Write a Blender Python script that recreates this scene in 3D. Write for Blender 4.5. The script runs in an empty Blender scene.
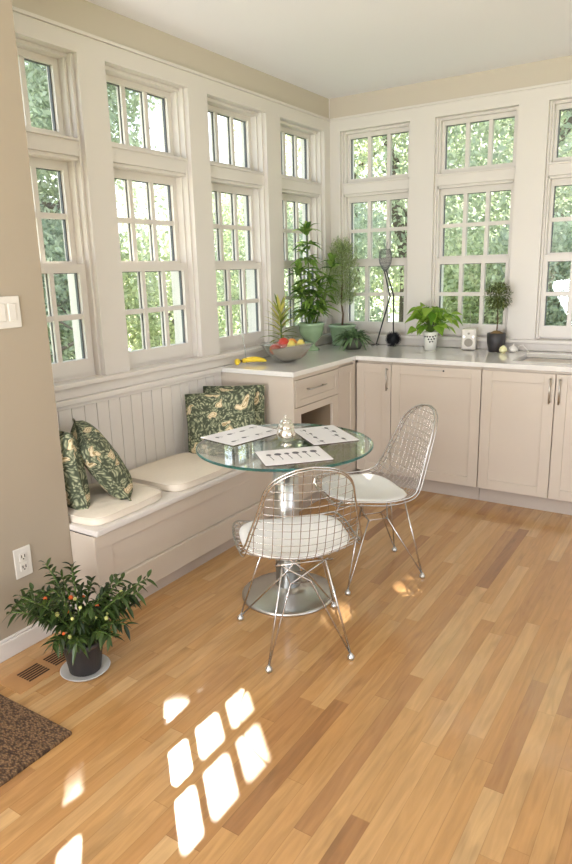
import bpy, math, random
import numpy as np
from mathutils import Vector, Matrix
random.seed(7); RNG=np.random.default_rng(7)
C=bpy.context.scene.collection
PI=math.pi
# ---------------------------------------------------------------- camera
cam=bpy.data.cameras.new('camera'); co=bpy.data.objects.new('camera',cam); C.objects.link(co)
bpy.context.scene.camera=co
CP=Vector((2.615,-4.707,1.4998)); yw,pt,rl=[math.radians(a) for a in(32.888,-13.536,-1.452)]
f=Vector((-math.sin(yw)*math.cos(pt),math.cos(yw)*math.cos(pt),math.sin(pt)))
r=Vector((math.cos(yw),math.sin(yw),0)); u=r.cross(f)
r2=r*math.cos(rl)+u*math.sin(rl); u2=-r*math.sin(rl)+u*math.cos(rl)
co.matrix_world=Matrix(((r2.x,u2.x,-f.x,CP.x),(r2.y,u2.y,-f.y,CP.y),(r2.z,u2.z,-f.z,CP.z),(0,0,0,1)))
cam.sensor_fit='HORIZONTAL'; cam.sensor_width=36; cam.lens=657.07*36/572
cam.shift_x=(286-289.78)/572; cam.shift_y=(427.7-432)/572; cam.clip_end=200
# ---------------------------------------------------------------- world, sun, added fill lights, exposure
vs=bpy.context.scene.view_settings
vs.view_transform='Standard'; vs.look='None'; vs.gamma=1; vs.use_curve_mapping=False; vs.exposure=0.12
w=bpy.data.worlds.new('world'); bpy.context.scene.world=w; w.use_nodes=True
nt=w.node_tree; bg=nt.nodes['Background']
geo=nt.nodes.new('ShaderNodeTexCoord'); sp=nt.nodes.new('ShaderNodeSeparateXYZ'); rmp=nt.nodes.new('ShaderNodeValToRGB')
nt.links.new(geo.outputs['Generated'],sp.inputs[0]); nt.links.new(sp.outputs['Z'],rmp.inputs[0]); nt.links.new(rmp.outputs[0],bg.inputs[0])
e=rmp.color_ramp.elements; e[0].position=0.0; e[0].color=(.93,.93,1,1); e[1].position=.7; e[1].color=(.62,.78,1,1)
bg.inputs[1].default_value=2.7
SD=Vector((.872,-.80,-1)).normalized()           # direction in which the sunlight travels
sl=bpy.data.lights.new('sun','SUN'); sl.energy=26; sl.angle=math.radians(.55); sl.color=(1,.93,.82)
so=bpy.data.objects.new('sun',sl); C.objects.link(so); so.location=(-6,5,9); so.rotation_euler=SD.to_track_quat('-Z','Y').to_euler()
def area(name,loc,direction,sx,sy,power,col):
    l=bpy.data.lights.new(name,'AREA'); l.shape='RECTANGLE'; l.size=sx; l.size_y=sy; l.energy=power; l.color=col
    o=bpy.data.objects.new(name,l); C.objects.link(o); o.location=loc; o.rotation_euler=Vector(direction).to_track_quat('-Z','Z').to_euler(); return o
area('fill_uplight_rear',(1.45,-6.4,.9),(.12,.5,1),1.8,1.8,210,(.93,.95,1))  # unseen uplight added behind the camera to brighten the ceiling
area('fill_right',(5.05,-3.4,1.4),(-1,0,.9),3.0,1.9,1.5,(.96,.95,1))  # unseen fill added in the right opening, in place of skylight
# ---------------------------------------------------------------- helpers
def nrm(v):
    v=np.asarray(v,float); n=np.linalg.norm(v); return v/n if n>1e-12 else v
class MB:
    def __init__(s): s.v=[]; s.f=[]; s.m=[]
    def add(s,vs_,fs,m=0):
        o=len(s.v); s.v.extend([tuple(map(float,q)) for q in vs_]); s.f.extend([tuple(i+o for i in q) for q in fs]); s.m.extend([m]*len(fs)); return s
    def box(s,x0,x1,y0,y1,z0,z1,m=0):
        x0,x1=sorted((x0,x1)); y0,y1=sorted((y0,y1)); z0,z1=sorted((z0,z1))
        v=[(x,y,z) for z in(z0,z1) for y in(y0,y1) for x in(x0,x1)]
        return s.add(v,[(0,2,3,1),(4,5,7,6),(0,1,5,4),(2,6,7,3),(0,4,6,2),(1,3,7,5)],m)
    def tube(s,pts,rad,n=6,closed=False,m=0,cap=True):
        P=[np.asarray(p,float) for p in pts]; k=len(P)
        R=rad if hasattr(rad,'__len__') else [rad]*k
        T=[]
        for i in range(k):
            a=P[(i-1)%k] if (closed or i>0) else P[i]; b=P[(i+1)%k] if (closed or i<k-1) else P[i]
            T.append(nrm(b-a))
        ref=np.array([0,0,1.]) if abs(T[0][2])<.9 else np.array([1.,0,0])
        N=nrm(np.cross(T[0],ref)); vs_=[]
        for i in range(k):
            N=nrm(N-T[i]*np.dot(N,T[i])); B=np.cross(T[i],N)
            for j in range(n):
                a=2*PI*j/n; vs_.append(P[i]+R[i]*(math.cos(a)*N+math.sin(a)*B))
        fs=[]
        for i in range(k if closed else k-1):
            i2=(i+1)%k
            for j in range(n): fs.append((i*n+j,i*n+(j+1)%n,i2*n+(j+1)%n,i2*n+j))
        if not closed and cap: fs.append(tuple(range(n))[::-1]); fs.append(tuple((k-1)*n+j for j in range(n)))
        return s.add(vs_,fs,m)
    def lathe(s,prof,c=(0,0,0),n=32,m=0,sy=1.0,tilt=None):
        vs_=[];fs=[];k=len(prof)
        for rr,z in prof:
            for j in range(n):
                a=2*PI*j/n; q=np.array([rr*math.cos(a),rr*math.sin(a)*sy,z])
                if tilt is not None: q=np.array(tilt@Vector(q))
                vs_.append(q+np.asarray(c))
        for i in range(k-1):
            for j in range(n): fs.append((i*n+j,i*n+(j+1)%n,(i+1)*n+(j+1)%n,(i+1)*n+j))
        if prof[0][0]>1e-5: fs.append(tuple(range(n))[::-1])
        if prof[-1][0]>1e-5: fs.append(tuple((k-1)*n+j for j in range(n)))
        return s.add(vs_,fs,m)
    def sphere(s,c,rad,n=16,m=0,sz=1.0):
        pr=[(max(1e-4,rad*math.sin(PI*i/n)),-rad*sz*math.cos(PI*i/n)) for i in range(n+1)]
        return s.lathe(pr,c,n*2 if n<12 else 24,m)
    def leaf(s,base,d,L,W,droop=.3,fold=.25,m=0,seg=5,roll=0.0,pw=.75):
        base=np.asarray(base,float); d=nrm(d); up=np.array([0,0,1.])
        side=np.cross(d,up); side=nrm(side) if np.linalg.norm(side)>.05 else np.array([1.,0,0])
        nn=np.cross(side,d); c_,s_=math.cos(roll),math.sin(roll); side,nn=side*c_+nn*s_,-side*s_+nn*c_
        vs_=[]
        for i in range(seg+1):
            t=i/seg; w_=W*.5*max(.02,math.sin(PI*min(1,t**pw))) ; p=base+d*L*t+np.array([0,0,-droop*L*t*t])
            vs_+= [p-side*w_+nn*w_*fold,p,p+side*w_+nn*w_*fold]
        fs=[]
        for i in range(seg):
            a=i*3; fs+=[(a,a+1,a+4,a+3),(a+1,a+2,a+5,a+4)]
        return s.add(vs_,fs,m)
FR={}
def root_of(o):
    while o.parent: o=o.parent
    return o
def build(name,mb,mats,parent=None,smooth=False,bevel=0,local=False,solid=0,sub=0,seg=2):
    V=np.array(mb.v,float)
    if parent is None:
        lo=V.min(0);hi=V.max(0); L=np.array([(lo[0]+hi[0])/2,(lo[1]+hi[1])/2,lo[2]])
    else: L=np.zeros(3) if local else np.array(FR.get(root_of(parent).name,(0,0,0)))
    me=bpy.data.meshes.new(name); me.from_pydata((V-L).tolist(),[],mb.f)
    if not isinstance(mats,(list,tuple)): mats=[mats]
    for q in mats: me.materials.append(q)
    if len(mats)>1: me.polygons.foreach_set('material_index',mb.m)
    if smooth: me.polygons.foreach_set('use_smooth',[True]*len(me.polygons))
    me.update()
    o=bpy.data.objects.new(name,me); C.objects.link(o)
    if parent is None: o.location=L; FR[o.name]=tuple(L)
    else: o.parent=parent
    if bevel:
        b=o.modifiers.new('bevel','BEVEL'); b.width=bevel; b.segments=seg; b.limit_method='ANGLE'; b.angle_limit=math.radians(40)
    if solid: b=o.modifiers.new('solid','SOLIDIFY'); b.thickness=solid; b.offset=0
    if sub: b=o.modifiers.new('sub','SUBSURF'); b.levels=b.render_levels=sub
    return o
def tag(o,label,cat,group=None,kind=None):
    if label:o['label']=label
    if cat:o['category']=cat
    if group:o['group']=group
    if kind:o['kind']=kind
    return o
def thing(name,label,cat,loc=(0,0,0),rotz=0,group=None):
    o=bpy.data.objects.new(name,None); C.objects.link(o); o.location=loc; o.rotation_euler=(0,0,rotz); o.empty_display_size=.05
    FR[o.name]=tuple(loc); return tag(o,label,cat,group)
def struct(name,mb,mats,bevel=0,parent=None,label=None):
    o=build(name,mb,mats,parent,bevel=bevel); o['kind']='structure'
    if label:o['label']=label
    return o
def copy_tree(o,parent=None):
    c=o.copy(); C.objects.link(c); 
    if parent: c.parent=parent
    for ch in list(o.children): copy_tree(ch,c)
    return c
# ---------------------------------------------------------------- materials
def srgb(r_,g,b): 
    g_=lambda c:(c/255/12.92 if c/255<=.04045 else ((c/255+.055)/1.055)**2.4)
    return (g_(r_),g_(g),g_(b),1)
def mat(name,col,rough=.5,metal=0,noise=0,nscale=8,bump=0,bscale=60,coat=0,spec=.5,trans=0,sss=0):
    m=bpy.data.materials.new(name); m.use_nodes=True; t=m.node_tree; b=t.nodes['Principled BSDF']
    b.inputs['Base Color'].default_value=col; b.inputs['Roughness'].default_value=rough; b.inputs['Metallic'].default_value=metal
    b.inputs['Coat Weight'].default_value=coat; b.inputs['Specular IOR Level'].default_value=spec; b.inputs['Transmission Weight'].default_value=trans
    tc=t.nodes.new('ShaderNodeTexCoord')
    if noise:
        n=t.nodes.new('ShaderNodeTexNoise'); n.inputs['Scale'].default_value=nscale; n.inputs['Detail'].default_value=4
        t.links.new(tc.outputs['Object'],n.inputs['Vector'])
        mx=t.nodes.new('ShaderNodeMix'); mx.data_type='RGBA'
        mx.inputs[6].default_value=tuple(c*(1-noise) for c in col[:3])+(1,); mx.inputs[7].default_value=tuple(min(1,c*(1+noise)) for c in col[:3])+(1,)
        t.links.new(n.outputs['Fac'],mx.inputs[0]); t.links.new(mx.outputs[2],b.inputs['Base Color'])
    if bump:
        n2=t.nodes.new('ShaderNodeTexNoise'); n2.inputs['Scale'].default_value=bscale; t.links.new(tc.outputs['Object'],n2.inputs['Vector'])
        bp=t.nodes.new('ShaderNodeBump'); bp.inputs['Strength'].default_value=bump; bp.inputs['Distance'].default_value=.004
        t.links.new(n2.outputs['Fac'],bp.inputs['Height']); t.links.new(bp.outputs[0],b.inputs['Normal'])
    return m
def leafmat(name,c1,c2,scale=12,trans=.35,rough=.45,island=True):
    m=bpy.data.materials.new(name); m.use_nodes=True; t=m.node_tree; b=t.nodes['Principled BSDF']; out=t.nodes['Material Output']
    g=t.nodes.new('ShaderNodeNewGeometry'); rp=t.nodes.new('ShaderNodeValToRGB'); rp.color_ramp.elements[0].color=c1; rp.color_ramp.elements[1].color=c2
    t.links.new(g.outputs['Random Per Island'],rp.inputs[0]); t.links.new(rp.outputs[0],b.inputs['Base Color'])
    b.inputs['Roughness'].default_value=rough; b.inputs['Specular IOR Level'].default_value=.35
    tr=t.nodes.new('ShaderNodeBsdfTranslucent'); hs=t.nodes.new('ShaderNodeHueSaturation'); hs.inputs['Value'].default_value=1.3; hs.inputs['Saturation'].default_value=.95
    t.links.new(rp.outputs[0],hs.inputs['Color']); t.links.new(hs.outputs[0],tr.inputs['Color'])
    mx=t.nodes.new('ShaderNodeMixShader'); mx.inputs[0].default_value=trans
    t.links.new(b.outputs[0],mx.inputs[1]); t.links.new(tr.outputs[0],mx.inputs[2]); t.links.new(mx.outputs[0],out.inputs[0]); return m
def thinglass(name,tint=(1,1,1,1),gloss_rough=0.0,power=1.5,mult=1.0):
    m=bpy.data.materials.new(name); m.use_nodes=True; t=m.node_tree; out=t.nodes['Material Output']; t.nodes.remove(t.nodes['Principled BSDF'])
    tr=t.nodes.new('ShaderNodeBsdfTransparent'); tr.inputs[0].default_value=tint
    gl=t.nodes.new('ShaderNodeBsdfGlossy'); gl.inputs['Roughness'].default_value=gloss_rough
    lw=t.nodes.new('ShaderNodeLayerWeight'); pw_=t.nodes.new('ShaderNodeMath'); pw_.operation='POWER'; pw_.inputs[1].default_value=5; t.links.new(lw.outputs['Facing'],pw_.inputs[0])
    fr=t.nodes.new('ShaderNodeMath'); fr.operation='MULTIPLY_ADD'; fr.inputs[1].default_value=.96; fr.inputs[2].default_value=((power-1)/(power+1))**2; t.links.new(pw_.outputs[0],fr.inputs[0])
    mu=t.nodes.new('ShaderNodeMath'); mu.operation='MULTIPLY'; mu.inputs[1].default_value=mult; mu.use_clamp=True
    mx=t.nodes.new('ShaderNodeMixShader'); t.links.new(fr.outputs[0],mu.inputs[0]); t.links.new(mu.outputs[0],mx.inputs[0])
    t.links.new(tr.outputs[0],mx.inputs[1]); t.links.new(gl.outputs[0],mx.inputs[2]); t.links.new(mx.outputs[0],out.inputs[0]); return m
M={}
M['trim']=mat('trim_paint',srgb(217,210,202),.35,bump=.02)
M['wall']=mat('wall_paint',srgb(198,187,171),.75,bump=.05,bscale=150)
M['wall_dim']=mat('shaded_partition_paint',srgb(162,148,128),.75,bump=.05,bscale=150)  # the tan wall colour darkened, since less light reaches the partition
M['ceil']=mat('ceiling_paint',srgb(242,240,241),.85,bump=.03)
M['cab']=mat('shaded_cabinet_paint',srgb(201,188,172),.35,bump=.015)  # white trim colour with the shade on these fronts mixed in
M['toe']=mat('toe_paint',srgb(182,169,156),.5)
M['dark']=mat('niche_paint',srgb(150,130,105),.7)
M['seam']=mat('seam_shadow_gap',srgb(120,108,92),.8)
M['spacer']=mat('dark_spacer',srgb(84,86,88),.5)
M['glass']=thinglass('window_glass',(.97,.985,.98,1),0,1.45)
M['quartz']=mat('quartz',srgb(228,224,217),.08,noise=.05,nscale=30,coat=.3)
M['chrome']=mat('chrome',(.82,.82,.82,1),.12,1)
M['chromew']=mat('satin_chrome_wire',(.56,.54,.51,1),.25,1)
M['steel']=mat('brushed_steel',(.60,.60,.58,1),.3,1,noise=.06,nscale=40)
M['sinksteel']=mat('sink_steel',(.30,.29,.28,1),.35,1)
M['nickel']=mat('nickel_handle',(.52,.49,.44,1),.32,1)
M['succpot']=mat('dark_grey_pot',srgb(84,84,74),.6,noise=.15)
M['black']=mat('black_metal',srgb(30,30,30),.45)
M['blackglaze']=mat('charcoal_pot',srgb(52,48,48),.45,noise=.1)
M['greenglaze']=mat('green_glaze',srgb(150,176,140),.25,noise=.22,nscale=14,coat=.5)
M['whitepot']=mat('white_ceramic',srgb(236,234,226),.25)
M['plastic']=mat('white_plastic',srgb(212,205,194),.4)
M['grille']=mat('speaker_grille',srgb(150,142,130),.6,noise=.3,nscale=300)
M['soil']=mat('soil',srgb(62,46,34),.95,noise=.4,nscale=60,bump=.8,bscale=90)
M['moss']=mat('dry_moss',srgb(128,104,66),.95,noise=.4,nscale=70,bump=1,bscale=120)
M['stem']=mat('stem_bark',srgb(98,76,52),.8,noise=.25,nscale=50)
M['gstem']=mat('green_stem',srgb(92,116,52),.5)
M['pad']=mat('white_leather',srgb(238,235,230),.45,bump=.05,bscale=200)
M['linen']=mat('cream_linen',srgb(230,218,200),.9,noise=.04,nscale=60,bump=.3,bscale=400)
M['print']=mat('grey_ink',srgb(92,88,92),.6)
M['mat']=mat('placemat_laminate',srgb(238,234,234),.3)
M['matbk']=mat('placemat_backing',srgb(70,56,44),.7)
M['silver']=mat('polished_silver',(.86,.82,.74,1),.08,1)
M['bulb']=mat('onion_skin',srgb(238,232,178),.35,noise=.08,nscale=30)
M['garlic']=mat('white_bulb',srgb(238,234,226),.4)
M['banana']=mat('banana_skin',srgb(232,200,52),.4,noise=.1,nscale=25)
M['btip']=mat('banana_tip',srgb(110,90,40),.6)
M['apple']=mat('red_apple',srgb(190,60,40),.3,noise=.35,nscale=14)
M['orange']=mat('orange_skin',srgb(226,150,60),.4,bump=.2,bscale=200)
M['pear']=mat('yellow_pear',srgb(222,200,100),.4,noise=.1)
M['stonebowl']=mat('stone_bowl',srgb(158,142,128),.75,noise=.2,nscale=40,bump=.3,bscale=80)
M['urchin']=mat('black_spines',srgb(26,26,32),.5)
M['berryo']=mat('orange_berry',srgb(214,96,40),.35)
M['berryy']=mat('pale_green_berry',srgb(200,200,120),.35)
M['saucer']=mat('white_saucer',srgb(205,203,198),.35)
M['ventwood']=mat('vent_wood',srgb(178,132,84),.4,noise=.12,nscale=20)
M['ventdark']=mat('vent_slot',srgb(52,34,22),.8)
M['wallout']=mat('exterior_paint',srgb(225,228,235),.6)
M['L_dracaena']=leafmat('dracaena_leaf',srgb(70,108,44),srgb(146,176,84),trans=.45)
M['L_variegated']=leafmat('variegated_leaf',srgb(96,120,40),srgb(214,204,110))
M['L_rosemary']=leafmat('rosemary_needle',srgb(116,136,84),srgb(190,200,146),trans=.45)
M['L_succ']=leafmat('succulent_leaf',srgb(70,98,62),srgb(124,150,104),trans=.15)
M['L_pothos']=leafmat('pothos_leaf',srgb(92,140,36),srgb(176,204,84),trans=.45)
M['L_olive']=leafmat('olive_leaf',srgb(70,84,44),srgb(132,140,86))
M['L_floor']=leafmat('pepper_leaf',srgb(26,40,18),srgb(66,86,38),trans=.15,rough=.35)
M['L_tree']=leafmat('hazy_tree_leaf',srgb(150,160,124),srgb(216,220,182),trans=.5,rough=.6)  # pale leaf colours carry the haze and overexposure outside
M['L_tree2']=leafmat('hazy_bluish_tree_leaf',srgb(148,160,138),srgb(208,214,192),trans=.5,rough=.6)  # greyer leaves, likewise paled for haze
M['trunk']=mat('tree_bark',srgb(112,100,90),.9,noise=.3,nscale=6,bump=.5,bscale=20)
M['lawn']=mat('lawn',srgb(176,186,150),.95,noise=.2,nscale=3)
M['siding']=mat('house_siding',srgb(226,226,222),.7)
M['roofm']=mat('house_roof',srgb(130,126,124),.9,noise=.2)
M['hwin']=mat('house_window',srgb(90,100,108),.2)
M['fence']=mat('fence_white',srgb(226,228,226),.7)
# tabletop: clear faces, green glass edge
M['ttop']=thinglass('table_glass',(.93,.965,.95,1),0,1.5,1.25)
def edgeglass():
    m=bpy.data.materials.new('green_glass_edge'); m.use_nodes=True; b=m.node_tree.nodes['Principled BSDF']
    b.inputs['Base Color'].default_value=srgb(40,104,98); b.inputs['Roughness'].default_value=.08; b.inputs['Transmission Weight'].default_value=.55; b.inputs['IOR'].default_value=1.5; return m
M['tedge']=edgeglass()
M['clear']=thinglass('clear_bowl_glass',(.95,.97,.96,1),0,1.5,1.8)
M['frost']=thinglass('frosted_wand',(.9,.92,.88,1),.3,1.6,3.0)
def floor_mat():
    m=bpy.data.materials.new('maple_strip_floor'); m.use_nodes=True; t=m.node_tree; b=t.nodes['Principled BSDF']; N=t.nodes; K=t.links
    def math_(op,a,b_=None,c=None):
        n=N.new('ShaderNodeMath'); n.operation=op
        for i,q in enumerate((a,b_,c)):
            if q is None: continue
            if isinstance(q,(int,float)): n.inputs[i].default_value=q
            else: K.new(q,n.inputs[i])
        return n.outputs[0]
    tc=N.new('ShaderNodeNewGeometry'); s=N.new('ShaderNodeSeparateXYZ'); K.new(tc.outputs['Position'],s.inputs[0])
    W=.0575
    xs=math_('DIVIDE',s.outputs['X'],W); row=math_('FLOOR',xs); fx=math_('FRACT',xs)
    wn=N.new('ShaderNodeTexWhiteNoise'); wn.noise_dimensions='1D'; K.new(row,wn.inputs['W'])
    Lr=math_('MULTIPLY_ADD',wn.outputs['Value'],.5,.55)                    # board length in this row
    wn2=N.new('ShaderNodeTexWhiteNoise'); wn2.noise_dimensions='1D'; K.new(math_('ADD',row,31.7),wn2.inputs['W'])
    ys=math_('DIVIDE',math_('ADD',s.outputs['Y'],math_('MULTIPLY',wn2.outputs['Value'],5.0)),Lr)
    # jitter of the end joints
    brd=math_('FLOOR',ys); fy=math_('FRACT',ys)
    cmb=N.new('ShaderNodeCombineXYZ'); K.new(row,cmb.inputs[0]); K.new(brd,cmb.inputs[1])
    wn3=N.new('ShaderNodeTexWhiteNoise'); wn3.noise_dimensions='3D'; K.new(cmb.outputs[0],wn3.inputs['Vector'])
    rp=N.new('ShaderNodeValToRGB'); K.new(wn3.outputs['Value'],rp.inputs[0]); el=rp.color_ramp.elements
    cols=[(0,srgb(138,95,58)),(.04,srgb(166,121,76)),(.22,srgb(181,134,82)),(.55,srgb(186,141,88)),(.8,srgb(191,148,96)),(1,srgb(200,162,112))]
    el[0].color=cols[0][1]; el[1].color=cols[-1][1]
    for p_,c_ in cols[1:-1]: q=el.new(p_); q.color=c_
    # grain: stretched along the boards, shifted per board
    vm=N.new('ShaderNodeCombineXYZ'); K.new(math_('MULTIPLY',s.outputs['X'],26),vm.inputs[0]); K.new(math_('MULTIPLY',s.outputs['Y'],2.2),vm.inputs[1]); K.new(math_('MULTIPLY',wn3.outputs['Value'],40),vm.inputs[2])
    ns=N.new('ShaderNodeTexNoise'); ns.inputs['Scale'].default_value=1.6; ns.inputs['Detail'].default_value=5; ns.inputs['Distortion'].default_value=1.2; K.new(vm.outputs[0],ns.inputs['Vector'])
    gr=N.new('ShaderNodeMapRange'); gr.inputs[1].default_value=.3; gr.inputs[2].default_value=.75; gr.inputs[3].default_value=.80; gr.inputs[4].default_value=1.10; K.new(ns.outputs['Fac'],gr.inputs[0])
    # sparse darker mineral figure
    vm2=N.new('ShaderNodeCombineXYZ'); K.new(math_('MULTIPLY',s.outputs['X'],11),vm2.inputs[0]); K.new(math_('MULTIPLY',s.outputs['Y'],3),vm2.inputs[1]); K.new(math_('MULTIPLY',wn3.outputs['Value'],17),vm2.inputs[2])
    n4=N.new('ShaderNodeTexNoise'); n4.inputs['Scale'].default_value=1.3; n4.inputs['Detail'].default_value=3; K.new(vm2.outputs[0],n4.inputs['Vector'])
    mr=N.new('ShaderNodeMapRange'); mr.inputs[1].default_value=.6; mr.inputs[2].default_value=.8; mr.inputs[3].default_value=1.0; mr.inputs[4].default_value=.70; K.new(n4.outputs['Fac'],mr.inputs[0])
    gapx=math_('MULTIPLY',math_('GREATER_THAN',fx,.018),math_('LESS_THAN',fx,.982))
    gy=math_('MULTIPLY',fy,Lr); gapy=math_('GREATER_THAN',gy,.0022)
    gap=math_('MULTIPLY_ADD',math_('MULTIPLY',gapx,gapy),.20,.80)
    fac=math_('MULTIPLY',math_('MULTIPLY',gr.outputs[0],mr.outputs[0]),gap)
    vmul=N.new('ShaderNodeVectorMath'); vmul.operation='SCALE'; K.new(rp.outputs[0],vmul.inputs[0]); K.new(fac,vmul.inputs['Scale'])
    K.new(vmul.outputs[0],b.inputs['Base Color'])
    b.inputs['Roughness'].default_value=.26; b.inputs['Coat Weight'].default_value=.5; b.inputs['Coat Roughness'].default_value=.10
    bp=N.new('ShaderNodeBump'); bp.inputs['Strength'].default_value=.12; bp.inputs['Distance'].default_value=.002; K.new(gap,bp.inputs['Height']); K.new(bp.outputs[0],b.inputs['Normal'])
    return m
M['floor']=floor_mat()
def pillow_mat():
    m=bpy.data.materials.new('floral_print_cotton'); m.use_nodes=True; t=m.node_tree; b=t.nodes['Principled BSDF']; N=t.nodes; K=t.links
    tc=N.new('ShaderNodeTexCoord')
    ns=N.new('ShaderNodeTexNoise'); ns.inputs['Scale'].default_value=9; ns.inputs['Detail'].default_value=2; K.new(tc.outputs['Object'],ns.inputs['Vector'])
    ad=N.new('ShaderNodeMixRGB'); ad.blend_type='LINEAR_LIGHT'; ad.inputs[0].default_value=.09; K.new(tc.outputs['Object'],ad.inputs[1]); K.new(ns.outputs['Color'],ad.inputs[2])
    v1=N.new('ShaderNodeTexVoronoi'); v1.inputs['Scale'].default_value=58; K.new(ad.outputs[0],v1.inputs['Vector'])      # small leaves
    v2=N.new('ShaderNodeTexVoronoi'); v2.inputs['Scale'].default_value=14; K.new(ad.outputs[0],v2.inputs['Vector'])      # flower heads
    r1=N.new('ShaderNodeValToRGB'); r1.color_ramp.interpolation='EASE'; e=r1.color_ramp.elements; e[0].position=.2; e[0].color=srgb(172,172,140); e[1].position=.62; e[1].color=srgb(70,76,58)
    q=e.new(.40); q.color=srgb(120,126,98)
    K.new(v1.outputs['Distance'],r1.inputs[0])
    wv=N.new('ShaderNodeMath'); wv.operation='SINE'; mu=N.new('ShaderNodeMath'); mu.operation='MULTIPLY'; mu.inputs[1].default_value=46; K.new(v2.outputs['Distance'],mu.inputs[0]); K.new(mu.outputs[0],wv.inputs[0])
    r2_=N.new('ShaderNodeValToRGB'); e=r2_.color_ramp.elements; e[0].color=srgb(222,206,170); e[1].color=srgb(150,128,84); K.new(wv.outputs[0],r2_.inputs[0])
    th=N.new('ShaderNodeMath'); th.operation='LESS_THAN'; th.inputs[1].default_value=.36; K.new(v2.outputs['Distance'],th.inputs[0])
    wn=N.new('ShaderNodeSeparateColor'); K.new(v2.outputs['Color'],wn.inputs[0]); g2=N.new('ShaderNodeMath'); g2.operation='GREATER_THAN'; g2.inputs[1].default_value=.35; K.new(wn.outputs[0],g2.inputs[0])
    mm=N.new('ShaderNodeMath'); mm.operation='MULTIPLY'; K.new(th.outputs[0],mm.inputs[0]); K.new(g2.outputs[0],mm.inputs[1])
    mx=N.new('ShaderNodeMix'); mx.data_type='RGBA'; K.new(mm.outputs[0],mx.inputs[0]); K.new(r1.outputs[0],mx.inputs[6]); K.new(r2_.outputs[0],mx.inputs[7])
    K.new(mx.outputs[2],b.inputs['Base Color']); b.inputs['Roughness'].default_value=.9; return m
M['pillow']=pillow_mat()
def coir_mat():
    m=bpy.data.materials.new('woven_coir'); m.use_nodes=True; t=m.node_tree; b=t.nodes['Principled BSDF']; N=t.nodes; K=t.links
    g=N.new('ShaderNodeTexCoord'); mp=N.new('ShaderNodeMapping'); mp.inputs['Scale'].default_value=(95,150,1); mp.inputs['Rotation'].default_value=(0,0,.5); K.new(g.outputs['Object'],mp.inputs[0])
    v=N.new('ShaderNodeTexVoronoi'); v.inputs['Scale'].default_value=1.0; K.new(mp.outputs[0],v.inputs['Vector'])
    rp=N.new('ShaderNodeValToRGB'); e=rp.color_ramp.elements; e[0].color=srgb(150,116,80); e[1].position=.75; e[1].color=srgb(66,46,30); K.new(v.outputs['Distance'],rp.inputs[0])
    K.new(rp.outputs[0],b.inputs['Base Color']); b.inputs['Roughness'].default_value=.95
    inv=N.new('ShaderNodeMath'); inv.operation='SUBTRACT'; inv.inputs[0].default_value=1; K.new(v.outputs['Distance'],inv.inputs[1])
    bp=N.new('ShaderNodeBump'); bp.inputs['Strength'].default_value=1; bp.inputs['Distance'].default_value=.006; K.new(inv.outputs[0],bp.inputs['Height']); K.new(bp.outputs[0],b.inputs['Normal']); return m
M['coir']=coir_mat()
# ---------------------------------------------------------------- setting
HC=2.7377; HF=2.592; XP=.3356; YP=-2.973
struct('floor',MB().box(-.2,5.2,-8,.2,-.06,0),M['floor'])
struct('ceiling',MB().box(-.2,5.2,-8,.2,HC,HC+.08),M['ceil'])
WL=.60; LY=[-2.995,-2.225,-1.455,-.685]; WB=.565; BX=[.085,.835,1.587]
ZO0,ZO1=.985,2.50
def wallpieces(kind):
    """window wall: piers, header, low wall (thickness .2 outward)"""
    up=MB(); tr=MB()
    def b(m_,a0,a1,d0,d1,z0,z1):
        if kind=='L': m_.box(-d1,-d0,a0,a1,z0,z1)
        else: m_.box(a0,a1,d0,d1,z0,z1)
    ops=[(y,y+WL) for y in LY] if kind=='L' else [(x,x+WB) for x in BX]
    lo,hi=(-3.25,0.0) if kind=='L' else (0.0,5.2)
    b(up,lo,hi,.006,.2,HF,HC)
    b(tr,lo,hi,0,.2,ZO1,HF)
    b(tr,lo,hi,0,.2,0,ZO0)
    c=lo
    for a0,a1 in ops: b(tr,c,a0,0,.2,ZO0,ZO1); c=a1
    b(tr,c,hi,0,.2,ZO0,ZO1)
    return up,tr,ops,lo,hi
for kind,nm in(('L','left'),('B','back')):
    up,tr,ops,lo,hi=wallpieces(kind)
    w1=struct('wall_'+nm,up,M['wall'])
    if kind=='B':   # corner block outside
        tr.box(-.2,0,0,.2,0,HC)
    t1=build('panelling',tr,M['trim'],w1); t1['kind']='structure'
# header cap bead and the window stool
tb=MB(); tb.box(0,.012,YP,0,HF-.012,HF+.004).box(0,5.2,-.012,0,HF-.012,HF+.004); struct('trim_1',tb,M['trim'],.002)
tb=MB(); tb.box(-.06,.04,YP,.0,.968,.993).box(0,.018,YP,0,.915,.968); tb.box(.0,5.2,-.04,.06,.968,.993).box(0,5.2,-.018,0,.916,.968); struct('trim_2',tb,M['trim'],.004)
# partition in front of the nook with its baseboard
struct('wall_partition',MB().box(-.2,XP,-8,YP,0,HC),M['wall_dim'])
struct('baseboard_partition',MB().box(XP,XP+.022,-8,YP-.005,0,.072).box(XP,XP+.014,-8,YP-.005,.072,.082),M['trim'],.003)
# far right and rear of the room (behind the camera), with openings for the daylight
rw=MB().box(5.1,5.2,-8,0,0,.4).box(5.1,5.2,-8,0,2.5,HC).box(5.1,5.2,-1.7,0,.4,2.5).box(5.1,5.2,-8,-5.1,.4,2.5); struct('wall_right',rw,M['wall'])
rr=MB().box(XP,1.2,-8,-7.9,0,HC).box(4.6,5.1,-8,-7.9,0,HC).box(1.2,4.6,-8,-7.9,2.55,HC); struct('wall_rear',rr,M['wall'])
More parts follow.
